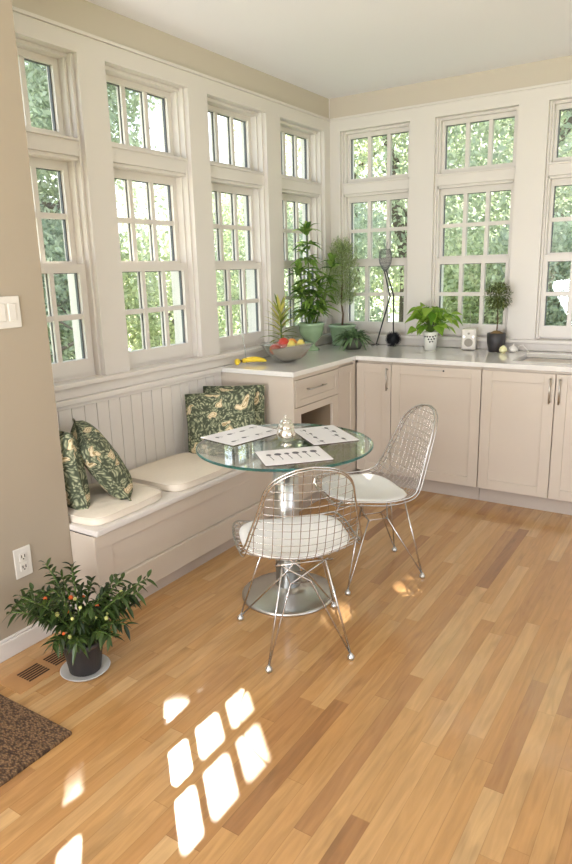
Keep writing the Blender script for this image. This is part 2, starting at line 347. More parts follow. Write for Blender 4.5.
# windows
def window(idx,kind,a0,wd):
    DU,DL=(.128,.082) if kind=='L' else (.105,.062)
    def bx(m_,p0,p1,d0,d1,z0,z1,mi=0):
        if kind=='L': m_.box(-d1,-d0,a0+p0,a0+p1,z0,z1,mi)
        else: m_.box(a0+p0,a0+p1,d0,d1,z0,z1,mi)
    cs=.014
    fr=MB()
    for s0,s1 in((0,cs),(wd-cs,wd)): bx(fr,s0,s1,.028,.2,ZO0,ZO1)                       # jamb liners
    for s0,s1 in((cs,cs+.012),(wd-cs-.012,wd-cs)): bx(fr,s0,s1,.062 if kind=='L' else .042,.19,.99,ZO1)
    bx(fr,cs,wd-cs,.05,.2,ZO1-.018,ZO1); bx(fr,cs,wd-cs,.03,.2,2.05,2.125); bx(fr,cs,wd-cs,.042,.2,2.032,2.05); bx(fr,cs,wd-cs,.02,.07,2.118,2.130)
    bx(fr,cs,wd-cs,.06,.22,.985,1.012)
    root=struct('window_%d'%idx,fr,M['trim'],.002)
    st=cs+.012; gl=.056 if kind=='L' else .045
    def sash(name,z0,z1,g0,g1,d,rows):
        s=MB(); dk=MB()
        bx(s,st,gl,d-.022,d+.022,z0,z1); bx(s,wd-gl,wd-st,d-.022,d+.022,z0,z1)
        bx(s,gl,wd-gl,d-.022,d+.022,z0,g0); bx(s,gl,wd-gl,d-.022,d+.022,g1,z1)
        gw=(wd-2*gl); mw=.026
        for i in(1,2):
            c=gl+gw*i/3; bx(s,c-mw/2,c+mw/2,d-.016,d-.002,g0,g1); bx(s,c-mw/2,c+mw/2,d+.012,d+.022,g0,g1); bx(dk,c-.007,c+.007,d-.002,d+.012,g0,g1)
        for i in range(1,rows):
            c=g0+(g1-g0)*i/rows; bx(s,gl,wd-gl,d-.015,d-.002,c-mw/2,c+mw/2); bx(s,gl,wd-gl,d+.012,d+.021,c-mw/2,c+mw/2)
        e=.005
        bx(dk,gl,gl+e,d-.003,d+.013,g0,g1); bx(dk,wd-gl-e,wd-gl,d-.003,d+.013,g0,g1); bx(dk,gl,wd-gl,d-.003,d+.013,g1-e*.6,g1)
        so_=build(name,s,M['trim'],root); build('glazing_spacer',dk,M['spacer'],so_)
        p=MB(); bx(p,gl,wd-gl,d+.004,d+.007,g0,g1); build('pane',p,M['glass'],so_)
    sash('transom_sash',2.125,2.482,2.163,2.452,DU,1)
    sash('upper_sash',1.52,2.032,1.566,1.99,DU,2)
    sash('lower_sash',1.008,1.552,1.083,1.509,DL,2)
i=1
for y in LY: window(i,'L',y,WL); i+=1
for x in BX: window(i,'B',x,WB); i+=1
# ---------------------------------------------------------------- outside: lawn, house, trees
struct('ground_outside',MB().box(-40,30,-30,50,-.5,-.4),M['lawn'])
def house():
    t=thing('neighbour_house','pale house with sided walls beyond the trees behind the sink windows','house',(-1.5,17,-.4))
    s=MB(); 
    for k in range(22): s.box(-7,5,17-.02*0,24,-.4+k*.2,-.4+k*.2+.19); 
    s.box(-6.98,4.98,17.03,23.9,-.4,4)
    build('siding',s,M['siding'],t)
    r=MB(); r.add([(-7.5,16.5,4),(5.5,16.5,4),(5.5,24.5,4),(-7.5,24.5,4),(-7.5,20.5,6.6),(5.5,20.5,6.6)],[(0,1,5,4),(2,3,4,5),(0,4,3),(1,2,5),(0,3,2,1)]); build('roof',r,M['roofm'],t)
    for x in(-5.2,-2.6,0,2.6): 
        wd=build('window',MB().box(x,x+1,16.96,17.02,1,2.5),M['hwin'],t); build('window_frame',MB().box(x-.1,x+1.1,16.94,17,2.5,2.62).box(x-.1,x+1.1,16.94,17,.88,1).box(x-.1,x,16.94,17,1,2.5).box(x+1,x+1.1,16.94,17,1,2.5).box(x+.47,x+.53,16.94,17,1,2.5),M['fence'],wd)
house()
NCOR=[0]
def lit(P):
    """P: points (n,3); returns mask of points standing in the sunbeam corridor of the two nearest windows' upper sashes"""
    t=(P[:,0]+.08)/.872; y=P[:,1]+.80*t; z=P[:,2]+t   # t negative outside
    return y,z
def crown_mesh(name,centers,nleaf,size,mat_,seed,gap=False,flat=.7):
    g=np.random.default_rng(seed); k=len(centers); cs=np.array([c[:3] for c in centers]); rs=np.array([c[3] for c in centers])
    pr=rs**2/ (rs**2).sum(); idx=g.choice(k,nleaf,p=pr)
    d=g.normal(size=(nleaf,3)); d/=np.linalg.norm(d,axis=1)[:,None]; rad=g.random(nleaf)**(.45)
    # lumpy clusters
    P=cs[idx]+d*(rs[idx]*rad)[:,None]*np.array([1,1,flat])
    cl=np.sin(P[:,0]*2.3+seed)*np.sin(P[:,1]*2.9+1.3*seed)*np.sin(P[:,2]*3.1); keep=(cl>-.28)|(g.random(nleaf)<.35)
    P=P[keep]
    if gap is not None and gap is not False:
        y,z=lit(P); ok=gap(P,y,z); P=P[ok]
    n=len(P)
    a=g.normal(size=(n,3)); a/=np.linalg.norm(a,axis=1)[:,None]; b=np.cross(a,g.normal(size=(n,3))); b/=np.linalg.norm(b,axis=1)[:,None]
    s=size*(.6+.8*g.random(n))[:,None]
    V=np.stack([P-a*s,P+b*s*.45,P+a*s,P-b*s*.45],1).reshape(-1,3)
    return V
def mesh_quads(name,V,mat_,parent):
    n=len(V)//4; L=np.array(FR[root_of(parent).name]); V=V-L
    me=bpy.data.meshes.new(name); me.vertices.add(n*4); me.vertices.foreach_set('co',V.ravel()); me.loops.add(n*4); me.loops.foreach_set('vertex_index',np.arange(n*4))
    me.polygons.add(n); me.polygons.foreach_set('loop_start',np.arange(n)*4); me.polygons.foreach_set('loop_total',np.full(n,4)); me.materials.append(mat_); me.update(calc_edges=True)
    o=bpy.data.objects.new(name,me); C.objects.link(o); o.parent=parent; return o
def beam_gap(P,y,z):  # cuts leaves out to shape the sun patches and flecks indoors
    litz=(y>-3.3)&(y<-1.52)&(z>1.42)&(z<2.17)
    hole=(np.sin(y*19+1)*np.sin(z*23+.5)*np.sin(y*7-z*9)>.60)&(z<2.1)
    hole|=(y>-1.5)&(y<0)&(z<1.5)&(np.sin(y*17+.6)*np.sin(z*21+.4)>.05)
    for hy,hz,hr in((-1.056,1.617,.15),(-1.16,1.72,.10),(-.62,1.795,.12),(-.43,1.84,.12),(-2.12,1.342,.085),(-2.57,1.342,.09)): hole|=((y-hy)**2+((z-hz)*1.2)**2<hr*hr)
    low=(y>-3.2)&(y<-1.6)&(z<=1.5)&(np.sin(y*31)*np.sin(z*27+2)>.55)
    return ~(litz|hole|low)
def tree(name,label,base,h,crown,nleaf,size,leaf,seed,gap=None,trunk=.16,group='trees and shrubs outside the windows',bmin=2):
    t=thing(name,label,'tree',base,0,group); g=random.Random(seed)
    if trunk:
        m=MB(); pts=[(base[0]+g.uniform(-.1,.1)*k,base[1]+g.uniform(-.1,.1)*k,base[2]+h*.9*k/5) for k in range(6)]
        m.tube(pts,[trunk*(1-.13*k) for k in range(6)],8)
        for k in range(7):
            q=pts[min(5,bmin+k%4)]; c=crown[k%len(crown)]; m.tube([q,((q[0]+c[0])/2,(q[1]+c[1])/2,(q[2]+c[2])/2+.2),(c[0]+g.uniform(-.5,.5),c[1]+g.uniform(-.5,.5),c[2])],[trunk*.4,trunk*.28,trunk*.1],6)
        build('trunk',m,M['trunk'],t)
    V=crown_mesh('crown',crown,nleaf,size,None,seed,gap); mesh_quads('crown',V,M[leaf],t); return t
# unseen high crown placed to block the sun; leaves are cut away along beams
HIB=lambda P,y,z: beam_gap(P,y,z)
tree('gobo_tree','tall leafy tree left of the nook, unseen crown added to block the sun',(-3.35,6.8,-.4),9,
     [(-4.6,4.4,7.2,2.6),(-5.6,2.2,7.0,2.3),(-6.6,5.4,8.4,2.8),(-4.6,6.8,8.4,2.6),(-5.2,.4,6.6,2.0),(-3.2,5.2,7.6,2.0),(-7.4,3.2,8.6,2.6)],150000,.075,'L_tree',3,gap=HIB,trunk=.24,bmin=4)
bk=[(.2,6.2,.4,5),(2.2,7.6,1.2,6),(-2.2,6.8,.5,7),(4.6,7.5,1.,8),(-.6,9.5,1.5,9),(-4.6,8.6,.8,10),(3.4,10.5,1.,12)]
lb=['broad tree right behind the corner sink window','leafy tree behind the middle sink window','bushy tree left of the corner, seen past the rosemary','leafy tree seen through the rightmost window','deep green tree standing in the second row behind','large tree left of the rear corner','tall tree in the back row at the right']
for k,(x,y,z,sd) in enumerate(bk):
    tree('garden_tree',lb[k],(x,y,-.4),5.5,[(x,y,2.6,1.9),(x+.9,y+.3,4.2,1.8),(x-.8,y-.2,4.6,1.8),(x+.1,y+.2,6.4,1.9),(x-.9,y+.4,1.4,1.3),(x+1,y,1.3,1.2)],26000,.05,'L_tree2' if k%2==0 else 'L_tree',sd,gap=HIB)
# near shrubs and low growth
sh=[(-4.6,5.6),(-6.4,6.6),(-5.6,4.2),(-.2,4.2),(1.3,4.6),(2.7,4.3),(-2.2,3.6),(-3.6,2.2),(-4.2,.4),(-4.2,-1.2),(-5.0,-2.6),(-3.6,4.8),(-6.2,1.4)]
sl_=['tall hedge shrub seen through the bench window next to the corner','tall hedge shrub farther back, left of the corner','tall hedge shrub outside the third bench window','shrub under the corner window','shrub under the middle sink window','shrub under the right window','shrub outside the far left window','shrub outside the third bench window','shrub outside the second bench window','shrub outside the nearest bench window','low shrub at the garden edge','shrub behind the corner shrub','wide shrub farther out on the left']
for k,(x,y) in enumerate(sh):
    g=random.Random(40+k); hh=(1.5+g.random()*.5) if k>2 else 2.7
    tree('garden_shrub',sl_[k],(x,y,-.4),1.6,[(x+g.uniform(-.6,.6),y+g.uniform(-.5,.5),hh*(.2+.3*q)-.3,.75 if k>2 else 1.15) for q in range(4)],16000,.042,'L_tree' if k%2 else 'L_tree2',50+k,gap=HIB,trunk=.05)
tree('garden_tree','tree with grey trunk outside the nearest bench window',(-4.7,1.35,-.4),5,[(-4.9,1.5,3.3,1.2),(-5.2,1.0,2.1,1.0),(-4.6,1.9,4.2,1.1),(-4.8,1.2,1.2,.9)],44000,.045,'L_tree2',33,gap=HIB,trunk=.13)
# ---------------------------------------------------------------- bench
bt=thing('window_bench','built-in white bench seat with beadboard back below the left windows','bench',(.25,-2.2,0))
XS=.508; ZS=.442
YC=-1.503
build('seat_board',MB().box(.03,XS,YP,YC+.015,ZS-.028,ZS),M['trim'],bt,bevel=.006)
fp=MB().box(.47,.486,YP,YC+.015,.19,ZS-.028); fp.box(.47,.494,YP,YC,ZS-.095,ZS-.028).box(.47,.494,YP,YP+.09,.19,ZS-.09)
for yy in(-1.62,): fp.box(.47,.494,yy,YC+.012,.19,ZS-.09)
fp.box(XP+.003,.4936,YP-.004,YP-.0004,.0,ZS-.0285)
build('front_panel',fp,M['cab'],bt,bevel=.002)
build('plinth',MB().box(.465,.503,YP+.002,YC+.012,.068,.188),M['cab'],bt,bevel=.003)
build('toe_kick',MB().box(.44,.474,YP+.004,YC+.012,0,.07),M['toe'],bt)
bb=MB(); y=YP+.002
while y<YC+.01:
    y1=min(y+.078,YC+.012); bb.box(.002,.034,y+.0025,y1-.0025,ZS-.03,.892); bb.box(.002,.029,y,y1,ZS-.03,.892); y=y1
build('beadboard_back',bb,M['trim'],bt,bevel=.0015)
build('ledge',MB().box(-.0+.001,.0,YP+.002,YC,.9,.9) if 0 else MB().box(.0185,.052,YP+.002,YC-.001,.891,.918).box(.0185,.042,YP+.002,YC-.001,.872,.891),M['trim'],bt,bevel=.003)
# ---------------------------------------------------------------- cabinets
XC=.565; YD=-.682; ZT=.885; HK=.1
def shaker_x(m,x,y0,y1,z0,z1,fw=.06,rec=.008):
    """door lying in a plane x = const, facing +x"""
    m.box(x-.02,x-rec,y0,y1,z0,z1); m.box(x-rec,x,y0,y0+fw,z0,z1).box(x-rec,x,y1-fw,y1,z0,z1).box(x-rec,x,y0+fw,y1-fw,z1-fw,z1).box(x-rec,x,y0+fw,y1-fw,z0,z0+fw); return m
def shaker_y(m,y,x0,x1,z0,z1,fw=.06,rec=.008):
    m.box(x0,x1,y+rec,y+.02,z0,z1); m.box(x0,x0+fw,y,y+rec,z0,z1).box(x1-fw,x1,y,y+rec,z0,z1).box(x0+fw,x1-fw,y,y+rec,z1-fw,z1).box(x0+fw,x1-fw,y,y+rec,z0,z0+fw); return m
# drawer + open niche unit on the left leg
YE=-1.488; YM=-.93
t=thing('drawer_cabinet','white end cabinet with one drawer over an open niche beside the bench','cabinet',(.3,-1.2,0))
b_=MB(); X0=.022
b_.box(X0,XC,YE,YE+.02,0.0,ZT); b_.box(X0,XC-.02,YM-.018,YM,HK,ZT); b_.box(X0,XC-.02,YE+.02,YM-.018,HK,HK+.02)
b_.box(X0,X0+.02,YE+.02,YM-.018,HK,ZT); b_.box(X0,XC-.02,YE+.02,YM-.018,.665,.68)
NY0,NY1,NZ0,NZ1=-1.405,-1.012,.36,.645
b_.box(XC-.02,XC,YE+.02,NY0,HK,.69).box(XC-.02,XC,NY1,YM,HK,.69).box(XC-.02,XC,NY0,NY1,NZ1,.69).box(XC-.02,XC,NY0,NY1,HK,NZ0)
b_.box(XC-.02,XC,YE+.02,YM,.862,ZT)
build('body',b_,M['cab'],t,bevel=.0015)
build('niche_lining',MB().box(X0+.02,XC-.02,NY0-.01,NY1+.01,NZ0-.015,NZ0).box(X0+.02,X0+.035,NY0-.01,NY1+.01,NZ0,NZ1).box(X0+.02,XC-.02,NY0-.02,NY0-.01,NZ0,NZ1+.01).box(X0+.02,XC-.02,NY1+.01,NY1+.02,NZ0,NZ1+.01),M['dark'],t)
dr=build('drawer',shaker_x(MB(),XC+.002,YE+.025,YM-.003,.694,.858,.042),M['cab'],t,bevel=.0015)
def handle(p0,p1,out,parent,rad=.005):
    m=MB(); p0=np.array(p0,float);p1=np.array(p1,float);out=np.array(out,float); d=nrm(p1-p0)
    m.tube([p0+out-d*.012,p1+out+d*.012],rad,8); m.tube([p0,p0+out],rad*.9,8); m.tube([p1,p1+out],rad*.9,8)
    return build('handle',m,M['nickel'],parent,smooth=True)
handle((XC,-1.33,.79),(XC,-1.15,.79),(.028,0,0),dr)
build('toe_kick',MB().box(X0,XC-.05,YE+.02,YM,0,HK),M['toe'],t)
t=thing('corner_cabinet','narrow white shaker corner cabinet beside the drawer unit','cabinet',(.3,-.5,0))
build('body',MB().box(X0,XC-.022,YM+.001,-.02,HK,ZT).box(XC-.022,XC-.0185,YD,YD+.001,HK,ZT).box(X0,XC-.05,YM+.001,-.02,0,HK),M['cab'],t)
build('door',shaker_x(MB(),XC,YM+.004,YD-.026,HK+.004,.862,.05),M['cab'],t,bevel=.0015)
build('corner_stile',MB().box(XC-.02,XC-.001,YD-.024,YD-.001,HK,ZT),M['cab'],t,bevel=.001)
# back run
XA=XC+.0045
def run(name,label,x0,x1,doors,hx):
    t=thing(name,label,'cabinet',((x0+x1)/2,-.35,0))
    build('body',MB().box(x0+.001,x1-.001,YD+.021,-.02,HK,ZT),M['cab'],t)
    for i,(a,b2) in enumerate(doors):
        d=build('door',shaker_y(MB(),YD,a+.002,b2-.002,HK+.004,.868,.062),M['cab'],t,bevel=.0015)
        if hx[i] is not None: handle((hx[i],YD,.705),(hx[i],YD,.835),(0,-.028,0),d)
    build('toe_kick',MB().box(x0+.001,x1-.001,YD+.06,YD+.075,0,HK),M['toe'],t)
    return t
run('door_cabinet','narrow white shaker door cabinet with a bar handle in the inner corner',XA,.829,[(XA,.829)],[.805])
dw=run('dishwasher','built-in dishwasher behind a wide white shaker panel with a small badge strip',.829,1.4345,[(.829,1.4345)],[None])
dw['category']='dishwasher'
build('badge_strip',MB().box(1.06,1.185,YD-.0015,YD+.003,.8435,.8485),M['nickel'],dw)
build('indicator_light',MB().tube([(1.191,YD-.003,.846),(1.191,YD+.003,.846)],.006,12),M['black'],dw)
run('sink_cabinet','white shaker sink cabinet with two doors and facing bar handles',1.4365,2.303,[(1.4365,1.869),(1.871,2.303)],[1.843,1.897])
run('door_cabinet','white shaker cabinet at the right end of the back run',2.305,3.2,[(2.305,2.75),(2.752,3.2)],[2.72,2.78])
# countertop with the sink cut out
SX0,SX1,SY0,SY1=1.575,2.2,-.535,-.135
ct=MB(); z0,z1=ZT,.915
XCT=.5767; YDT=-.694
xs=[.0,XCT,SX0,SX1,3.215]; 
def cell(x0,x1,y0,y1): ct.box(x0,x1,y0,y1,z0,z1)
me_v=[];me_f=[]
# build as one grid so that no inner walls show
gx=[.0185,XCT,SX0,SX1,3.215]; gy=[YC,YDT,SY0,SY1,-.0185]
vid={}
def V_(i,j,k):
    if (i,j,k) not in vid: vid[(i,j,k)]=len(me_v); me_v.append((gx[i],gy[j],(z0,z1)[k]))
    return vid[(i,j,k)]
solid=lambda i,j: 0<=i<4 and 0<=j<4 and not(j==0 and i>0) and not(i==2 and j==2)
for i in range(4):
    for j in range(4):
        if not solid(i,j): continue
        me_f.append((V_(i,j,1),V_(i+1,j,1),V_(i+1,j+1,1),V_(i,j+1,1))); me_f.append((V_(i,j,0),V_(i,j+1,0),V_(i+1,j+1,0),V_(i+1,j,0)))
        if not solid(i-1,j): me_f.append((V_(i,j,0),V_(i,j,1),V_(i,j+1,1),V_(i,j+1,0)))
        if not solid(i+1,j): me_f.append((V_(i+1,j,0),V_(i+1,j+1,0),V_(i+1,j+1,1),V_(i+1,j,1)))
        if not solid(i,j-1): me_f.append((V_(i,j,0),V_(i+1,j,0),V_(i+1,j,1),V_(i,j,1)))
        if not solid(i,j+1): me_f.append((V_(i,j+1,0),V_(i,j+1,1),V_(i+1,j+1,1),V_(i+1,j+1,0)))
q=MB(); q.add(me_v,me_f); tag(build('countertop',q,M['quartz'],bevel=.004),'pale quartz countertop, L-shaped, over the white cabinets','countertop')
q=MB(); 
def rrect(x0,x1,y0,y1,rad,z,n=6):
    out=[]
    for cx,cy,a0 in((x1-rad,y1-rad,0),(x0+rad,y1-rad,PI/2),(x0+rad,y0+rad,PI),(x1-rad,y0+rad,1.5*PI)):
        for k in range(n+1): a=a0+PI/2*k/n; out.append((cx+rad*math.cos(a),cy+rad*math.sin(a),z))
    return out
e_=.004
rings=[rrect(SX0+e_,SX1-e_,SY0+e_,SY1-e_,.05,.888),rrect(SX0+e_+.01,SX1-e_-.01,SY0+e_+.01,SY1-e_-.01,.05,.886),rrect(SX0+.02,SX1-.02,SY0+.02,SY1-.02,.05,.72),rrect(SX0+.06,SX1-.06,SY0+.06,SY1-.06,.03,.70)]
nn=len(rings[0]); vv=sum(rings,[]); ff=[(a*nn+j,a*nn+(j+1)%nn,(a+1)*nn+(j+1)%nn,(a+1)*nn+j) for a in range(3) for j in range(nn)]+[tuple(range(3*nn,4*nn))]
q.add(vv,ff); sk=thing('kitchen_sink','undermounted stainless steel sink set into the back counter','sink',((SX0+SX1)/2,(SY0+SY1)/2,.70)); build('basin',q,M['sinksteel'],sk,smooth=True)
build('drain',MB().lathe([(.001,.7005),(.04,.7005),(.045,.703),(.035,.702),(.001,.7015)],((SX0+SX1)/2,(SY0+SY1)/2,0),24),M['chrome'],sk,smooth=True)
# ---------------------------------------------------------------- wall plates, vent, mat
t=thing('light_switch_plate','white multi-gang light switch plate on the beige partition wall','light switch',(XP,-3.15,1.366))
build('plate',MB().box(XP+.0005,XP+.007,-3.215,-3.093,1.307,1.427),M['plastic'],t,bevel=.003)
for k in range(2): build('rocker',MB().box(XP+.006,XP+.011,-3.193+k*.046,-3.160+k*.046,1.334,1.40),M['plastic'],t,bevel=.002)
t=thing('wall_outlet','white duplex wall outlet low on the beige partition wall','outlet',(XP,-3.22,.365))
build('plate',MB().box(XP+.0005,XP+.007,-3.257,-3.179,.303,.43),M['plastic'],t,bevel=.003)
for z in(.345,.39):
    s=build('socket',MB().box(XP+.006,XP+.0095,-3.235,-3.201,z-.016,z+.016),M['plastic'],t,bevel=.002)
    build('slots',MB().box(XP+.009,XP+.0099,-3.227,-3.223,z-.003,z+.009).box(XP+.009,XP+.0099,-3.213,-3.209,z-.003,z+.009).box(XP+.009,XP+.0099,-3.221,-3.215,z-.011,z-.006),M['ventdark'],s)
t=thing('floor_vent','wooden floor vent with dark slots beside the potted plant','floor vent',(.53,-3.31,0))
build('frame',MB().box(.462,.602,-3.47,-3.145,.0,.004),M['ventwood'],t,bevel=.001)
for y0 in(-3.405,-3.285):
    g=MB()
    for k in range(6): g.box(.489+k*.0145,.489+k*.0145+.0085,y0,y0+.092,.0042,.0052)
    build('grille',g,M['ventdark'],t)
dm=MB(); dm.box(.40,.945,-4.45,-3.515,.0,.014); tag(build('doormat',dm,M['coir'],bevel=.004),'brown woven coir doormat on the wood floor by the partition wall','doormat')
# ---------------------------------------------------------------- cushions and pillows
def cushion(name,label,x0,x1,y0,y1,z0,th,rot=0,group='cream seat cushions on the bench'):
    nx,ny=14,14; m=MB(); top=[];bot=[]; cx,cy=(x0+x1)/2,(y0+y1)/2
    def pt(i,j,s):
        a=-1+2*i/nx; b=-1+2*j/ny; 
        k=(1-abs(a)**10)*(1-abs(b)**10)
        ax=a*math.sqrt(1-.20*b**6); by=b*math.sqrt(1-.20*a**6)
        edge=max(abs(a),abs(b)); zz=z0+th*.5+s*th*.5*(.45+.55*(1-edge**5)) + s*.10*th*math.sin(a*3+1)*math.cos(b*2.5)*(1-edge)
        if s<0: zz=z0
        px,py=(x1-x0)/2*ax,(y1-y0)/2*by
        return (cx+px*math.cos(rot)-py*math.sin(rot),cy+px*math.sin(rot)+py*math.cos(rot),zz)
    vt=[pt(i,j,1) for i in range(nx+1) for j in range(ny+1)]; vb=[pt(i,j,-1) for i in range(nx+1) for j in range(ny+1)]; N_=len(vt)
    I=lambda i,j:i*(ny+1)+j
    f_=[(I(i,j),I(i+1,j),I(i+1,j+1),I(i,j+1)) for i in range(nx) for j in range(ny)]; f_+=[(N_+I(i,j),N_+I(i,j+1),N_+I(i+1,j+1),N_+I(i+1,j)) for i in range(nx) for j in range(ny)]
    for i in range(nx): f_+=[(I(i,0),N_+I(i,0),N_+I(i+1,0),I(i+1,0)),(I(i+1,ny),N_+I(i+1,ny),N_+I(i,ny),I(i,ny))]
    for j in range(ny): f_+=[(I(0,j+1),N_+I(0,j+1),N_+I(0,j),I(0,j)),(I(nx,j),N_+I(nx,j),N_+I(nx,j+1),I(nx,j+1))]
    m.add(vt+vb,f_); t=thing(name,label,'cushion',(cx,cy,z0),0,group); build('cover',m,M['linen'],t,smooth=True,bevel=.008,seg=3)
    rim=[vt[I(i,0)] for i in range(nx+1)]+[vt[I(nx,j)] for j in range(1,ny+1)]+[vt[I(i,ny)] for i in range(nx-1,-1,-1)]+[vt[I(0,j)] for j in range(ny-1,0,-1)]
    build('piping',MB().tube(rim,.004,6,closed=True),M['linen'],t,smooth=True)
cushion('seat_cushion','cream square seat cushion at the near end of the bench, under the pillows',.075,.48,-2.955,-2.50,ZS,.05,.02)
cushion('seat_cushion','cream square seat cushion in the middle of the bench, nothing on it',.075,.49,-2.44,-1.93,ZS,.05,-.02)
def pillow(label,c,w_,h_,th,rot,grp='green floral pillows on the bench'):
    """c = centre; rot = (tilt about x, about y, turn about z)"""
    m=MB(); n=16; vt=[];vb=[]
    for i in range(n+1):
        for j in range(n+1):
            a=-1+2*i/n;b=-1+2*j/n
            x=a*w_/2*(1-.07*(1-a*a)*0-.06*(1-b*b)*abs(a)*0)*(1-.03*(1-abs(b))*abs(a)); z=b*h_/2*(1-.03*(1-abs(a))*abs(b))
            k=max(0,(1-a**4)*(1-b**4))**.47
            wr=.006*math.sin(a*9+b*4)*(1-k*.5)
            vt.append((x,-th/2*k+wr*k,z)); vb.append((x,th/2*k+wr*k,z))
    I=lambda i,j:i*(n+1)+j; N_=len(vt)
    f_=[(I(i,j),I(i+1,j),I(i+1,j+1),I(i,j+1)) for i in range(n) for j in range(n)]+[(N_+I(i,j),N_+I(i,j+1),N_+I(i+1,j+1),N_+I(i+1,j)) for i in range(n) for j in range(n)]
    m.add(vt+vb,f_); t=thing('throw_pillow',label,'pillow',c,0,grp); t.rotation_euler=rot
    o=build('cover',m,M['pillow'],t,smooth=True,local=True)
    rim=[(vt[I(i,0)]) for i in range(n+1)]+[vt[I(n,j)] for j in range(1,n+1)]+[vt[I(i,n)] for i in range(n-1,-1,-1)]+[vt[I(0,j)] for j in range(n-1,0,-1)]
    build('piping',MB().tube(rim,.0045,6,closed=True),M['pillow'],t,smooth=True,local=True)
    return t
R_=math.radians
pillow('green floral pillow nearest the partition wall, half hidden by it',(.19,-2.878,.655),.33,.38,.13,(R_(8),0,R_(-10)))
pillow('green floral pillow leaning over the cream cushion, second from the partition',(.282,-2.715,.662),.33,.35,.14,(R_(30),R_(10),R_(-30)))
pillow('green floral pillow at the far end of the bench, in front of its twin',(.262,-1.80,.640),.40,.37,.12,(R_(-17),R_(-4),R_(30)))
pillow('green floral pillow leaning on the end cabinet behind another pillow',(.232,-1.635,.645),.38,.37,.11,(R_(-9),R_(-2),R_(20)))
# ---------------------------------------------------------------- table
TX,TY=1.042,-2.32
t=thing('pedestal_table','round glass-topped table on a steel pedestal by the bench','table',(TX,TY,0))
g=MB(); RT=.397; n=96
pr=[(RT-.004,.728),(RT,.731),(RT,.737),(RT-.004,.740)]
vs_=[(TX+r_*math.cos(2*PI*j/n),TY+r_*math.sin(2*PI*j/n),z) for r_,z in pr for j in range(n)]
g.add(vs_,[(a*n+j,a*n+(j+1)%n,(a+1)*n+(j+1)%n,(a+1)*n+j) for a in range(3) for j in range(n)],1); g.add(vs_[-n:],[tuple(range(n))],0); g.add(vs_[:n],[tuple(range(n))[::-1]],0)
build('glass_top',g,[M['ttop'],M['tedge']],t)
build('mount_plate',MB().lathe([(.001,.712),(.13,.712),(.135,.716),(.135,.722),(.13,.727),(.001,.727)],(TX,TY,0),40),M['steel'],t,smooth=False)
build('column',MB().lathe([(.058,.02),(.058,.712)],(TX,TY,0),48),M['steel'],t,smooth=True)
build('base',MB().lathe([(.218,.0),(.222,.004),(.222,.010),(.21,.016),(.15,.024),(.09,.032),(.066,.042),(.060,.055),(.001,.056)],(TX,TY,0),64),M['steel'],t,smooth=True)
# placemats
ml=['white printed placemat on the side of the table next to the bench','white printed placemat on the far side of the table, by the tall-backed chair','white printed placemat at the near edge of the table, in front of the silver pots']
mc=[(.785,-2.285,1.05,.32,.225),(1.135,-2.105,.95,.33,.225),(1.195,-2.475,.77,.31,.20)]
mc=[((.691,-2.434),(.644,-2.097),(.894,-2.159),(.916,-2.456)),((.974,-2.096),(1.06,-1.945),(1.316,-2.114),(1.183,-2.299)),((1.011,-2.499),(1.219,-2.299),(1.369,-2.464),(1.168,-2.665))]
def placemat(k,label,c,ang,L,Wd):
    t=thing('placemat',label,'placemat',(c[0],c[1],.7405),ang,'printed placemats on the glass table')
    m=MB(); ring=lambda z:rrect(-L/2,L/2,-Wd/2,Wd/2,.008,z,3); r0,r1,r2_=ring(0),ring(.003),ring(.0042); n=len(r0)
    m.add(r0+r1,[(j,(j+1)%n,n+(j+1)%n,n+j) for j in range(n)]+[tuple(range(n))[::-1],tuple(range(n,2*n))]); build('backing',m,M['matbk'],t,local=True)
    m=MB(); m.add(r1+r2_,[(j,(j+1)%n,n+(j+1)%n,n+j) for j in range(n)]+[tuple(range(n,2*n))]); build('laminate',m,M['mat'],t,local=True)
    z=.0046; g=random.Random(k+3); PM=[MB()]
    def flush():
        if PM[0].v: build('printed_spoon',PM[0],M['print'],t,local=True)
        PM[0]=MB()
    def ell(cx,cy,a,b,n=14): PM[0].add([(cx+a*math.cos(2*PI*i/n),cy+b*math.sin(2*PI*i/n),z) for i in range(n)],[tuple(range(n))])
    def bar(x0,y0,x1,y1,w): 
        d=nrm((x1-x0,y1-y0)); nx,ny=-d[1]*w,d[0]*w; PM[0].add([(x0+nx,y0+ny,z),(x0-nx,y0-ny,z),(x1-nx,y1-ny,z),(x1+nx,y1+ny,z)],[(0,1,2,3)])
    if k==2:
        for i in range(6):
            x=-L/2+.045+i*(L-.09)/5; big=.011+.004*(i%2); ell(x,.035,big,big*1.2); bar(x,.03,x+.004,-.035,.0016); ell(x+.004,-.04,.003,.006); flush()
    else:
        for i in range(4):
            for j in range(2):
                x=-L/2+.05+i*(L-.1)/3; y=-Wd/4+j*Wd/2+g.uniform(-.01,.01); ell(x,y,.014*g.uniform(.7,1.3),.008*g.uniform(.7,1.3)); bar(x+.01,y,x+.035,y+.004*g.uniform(-1,1),.0015)
                if g.random()<.6: bar(x-.012,y-.018,x+.02,y-.016,.001)
                flush()
placemat(0,ml[0],(.785,-2.286),R_(79),.335,.235)
placemat(1,ml[1],(1.128,-2.112),R_(48)-PI/2+R_(3),.32,.22)
placemat(2,ml[2],(1.19,-2.482),R_(47),.285,.22)
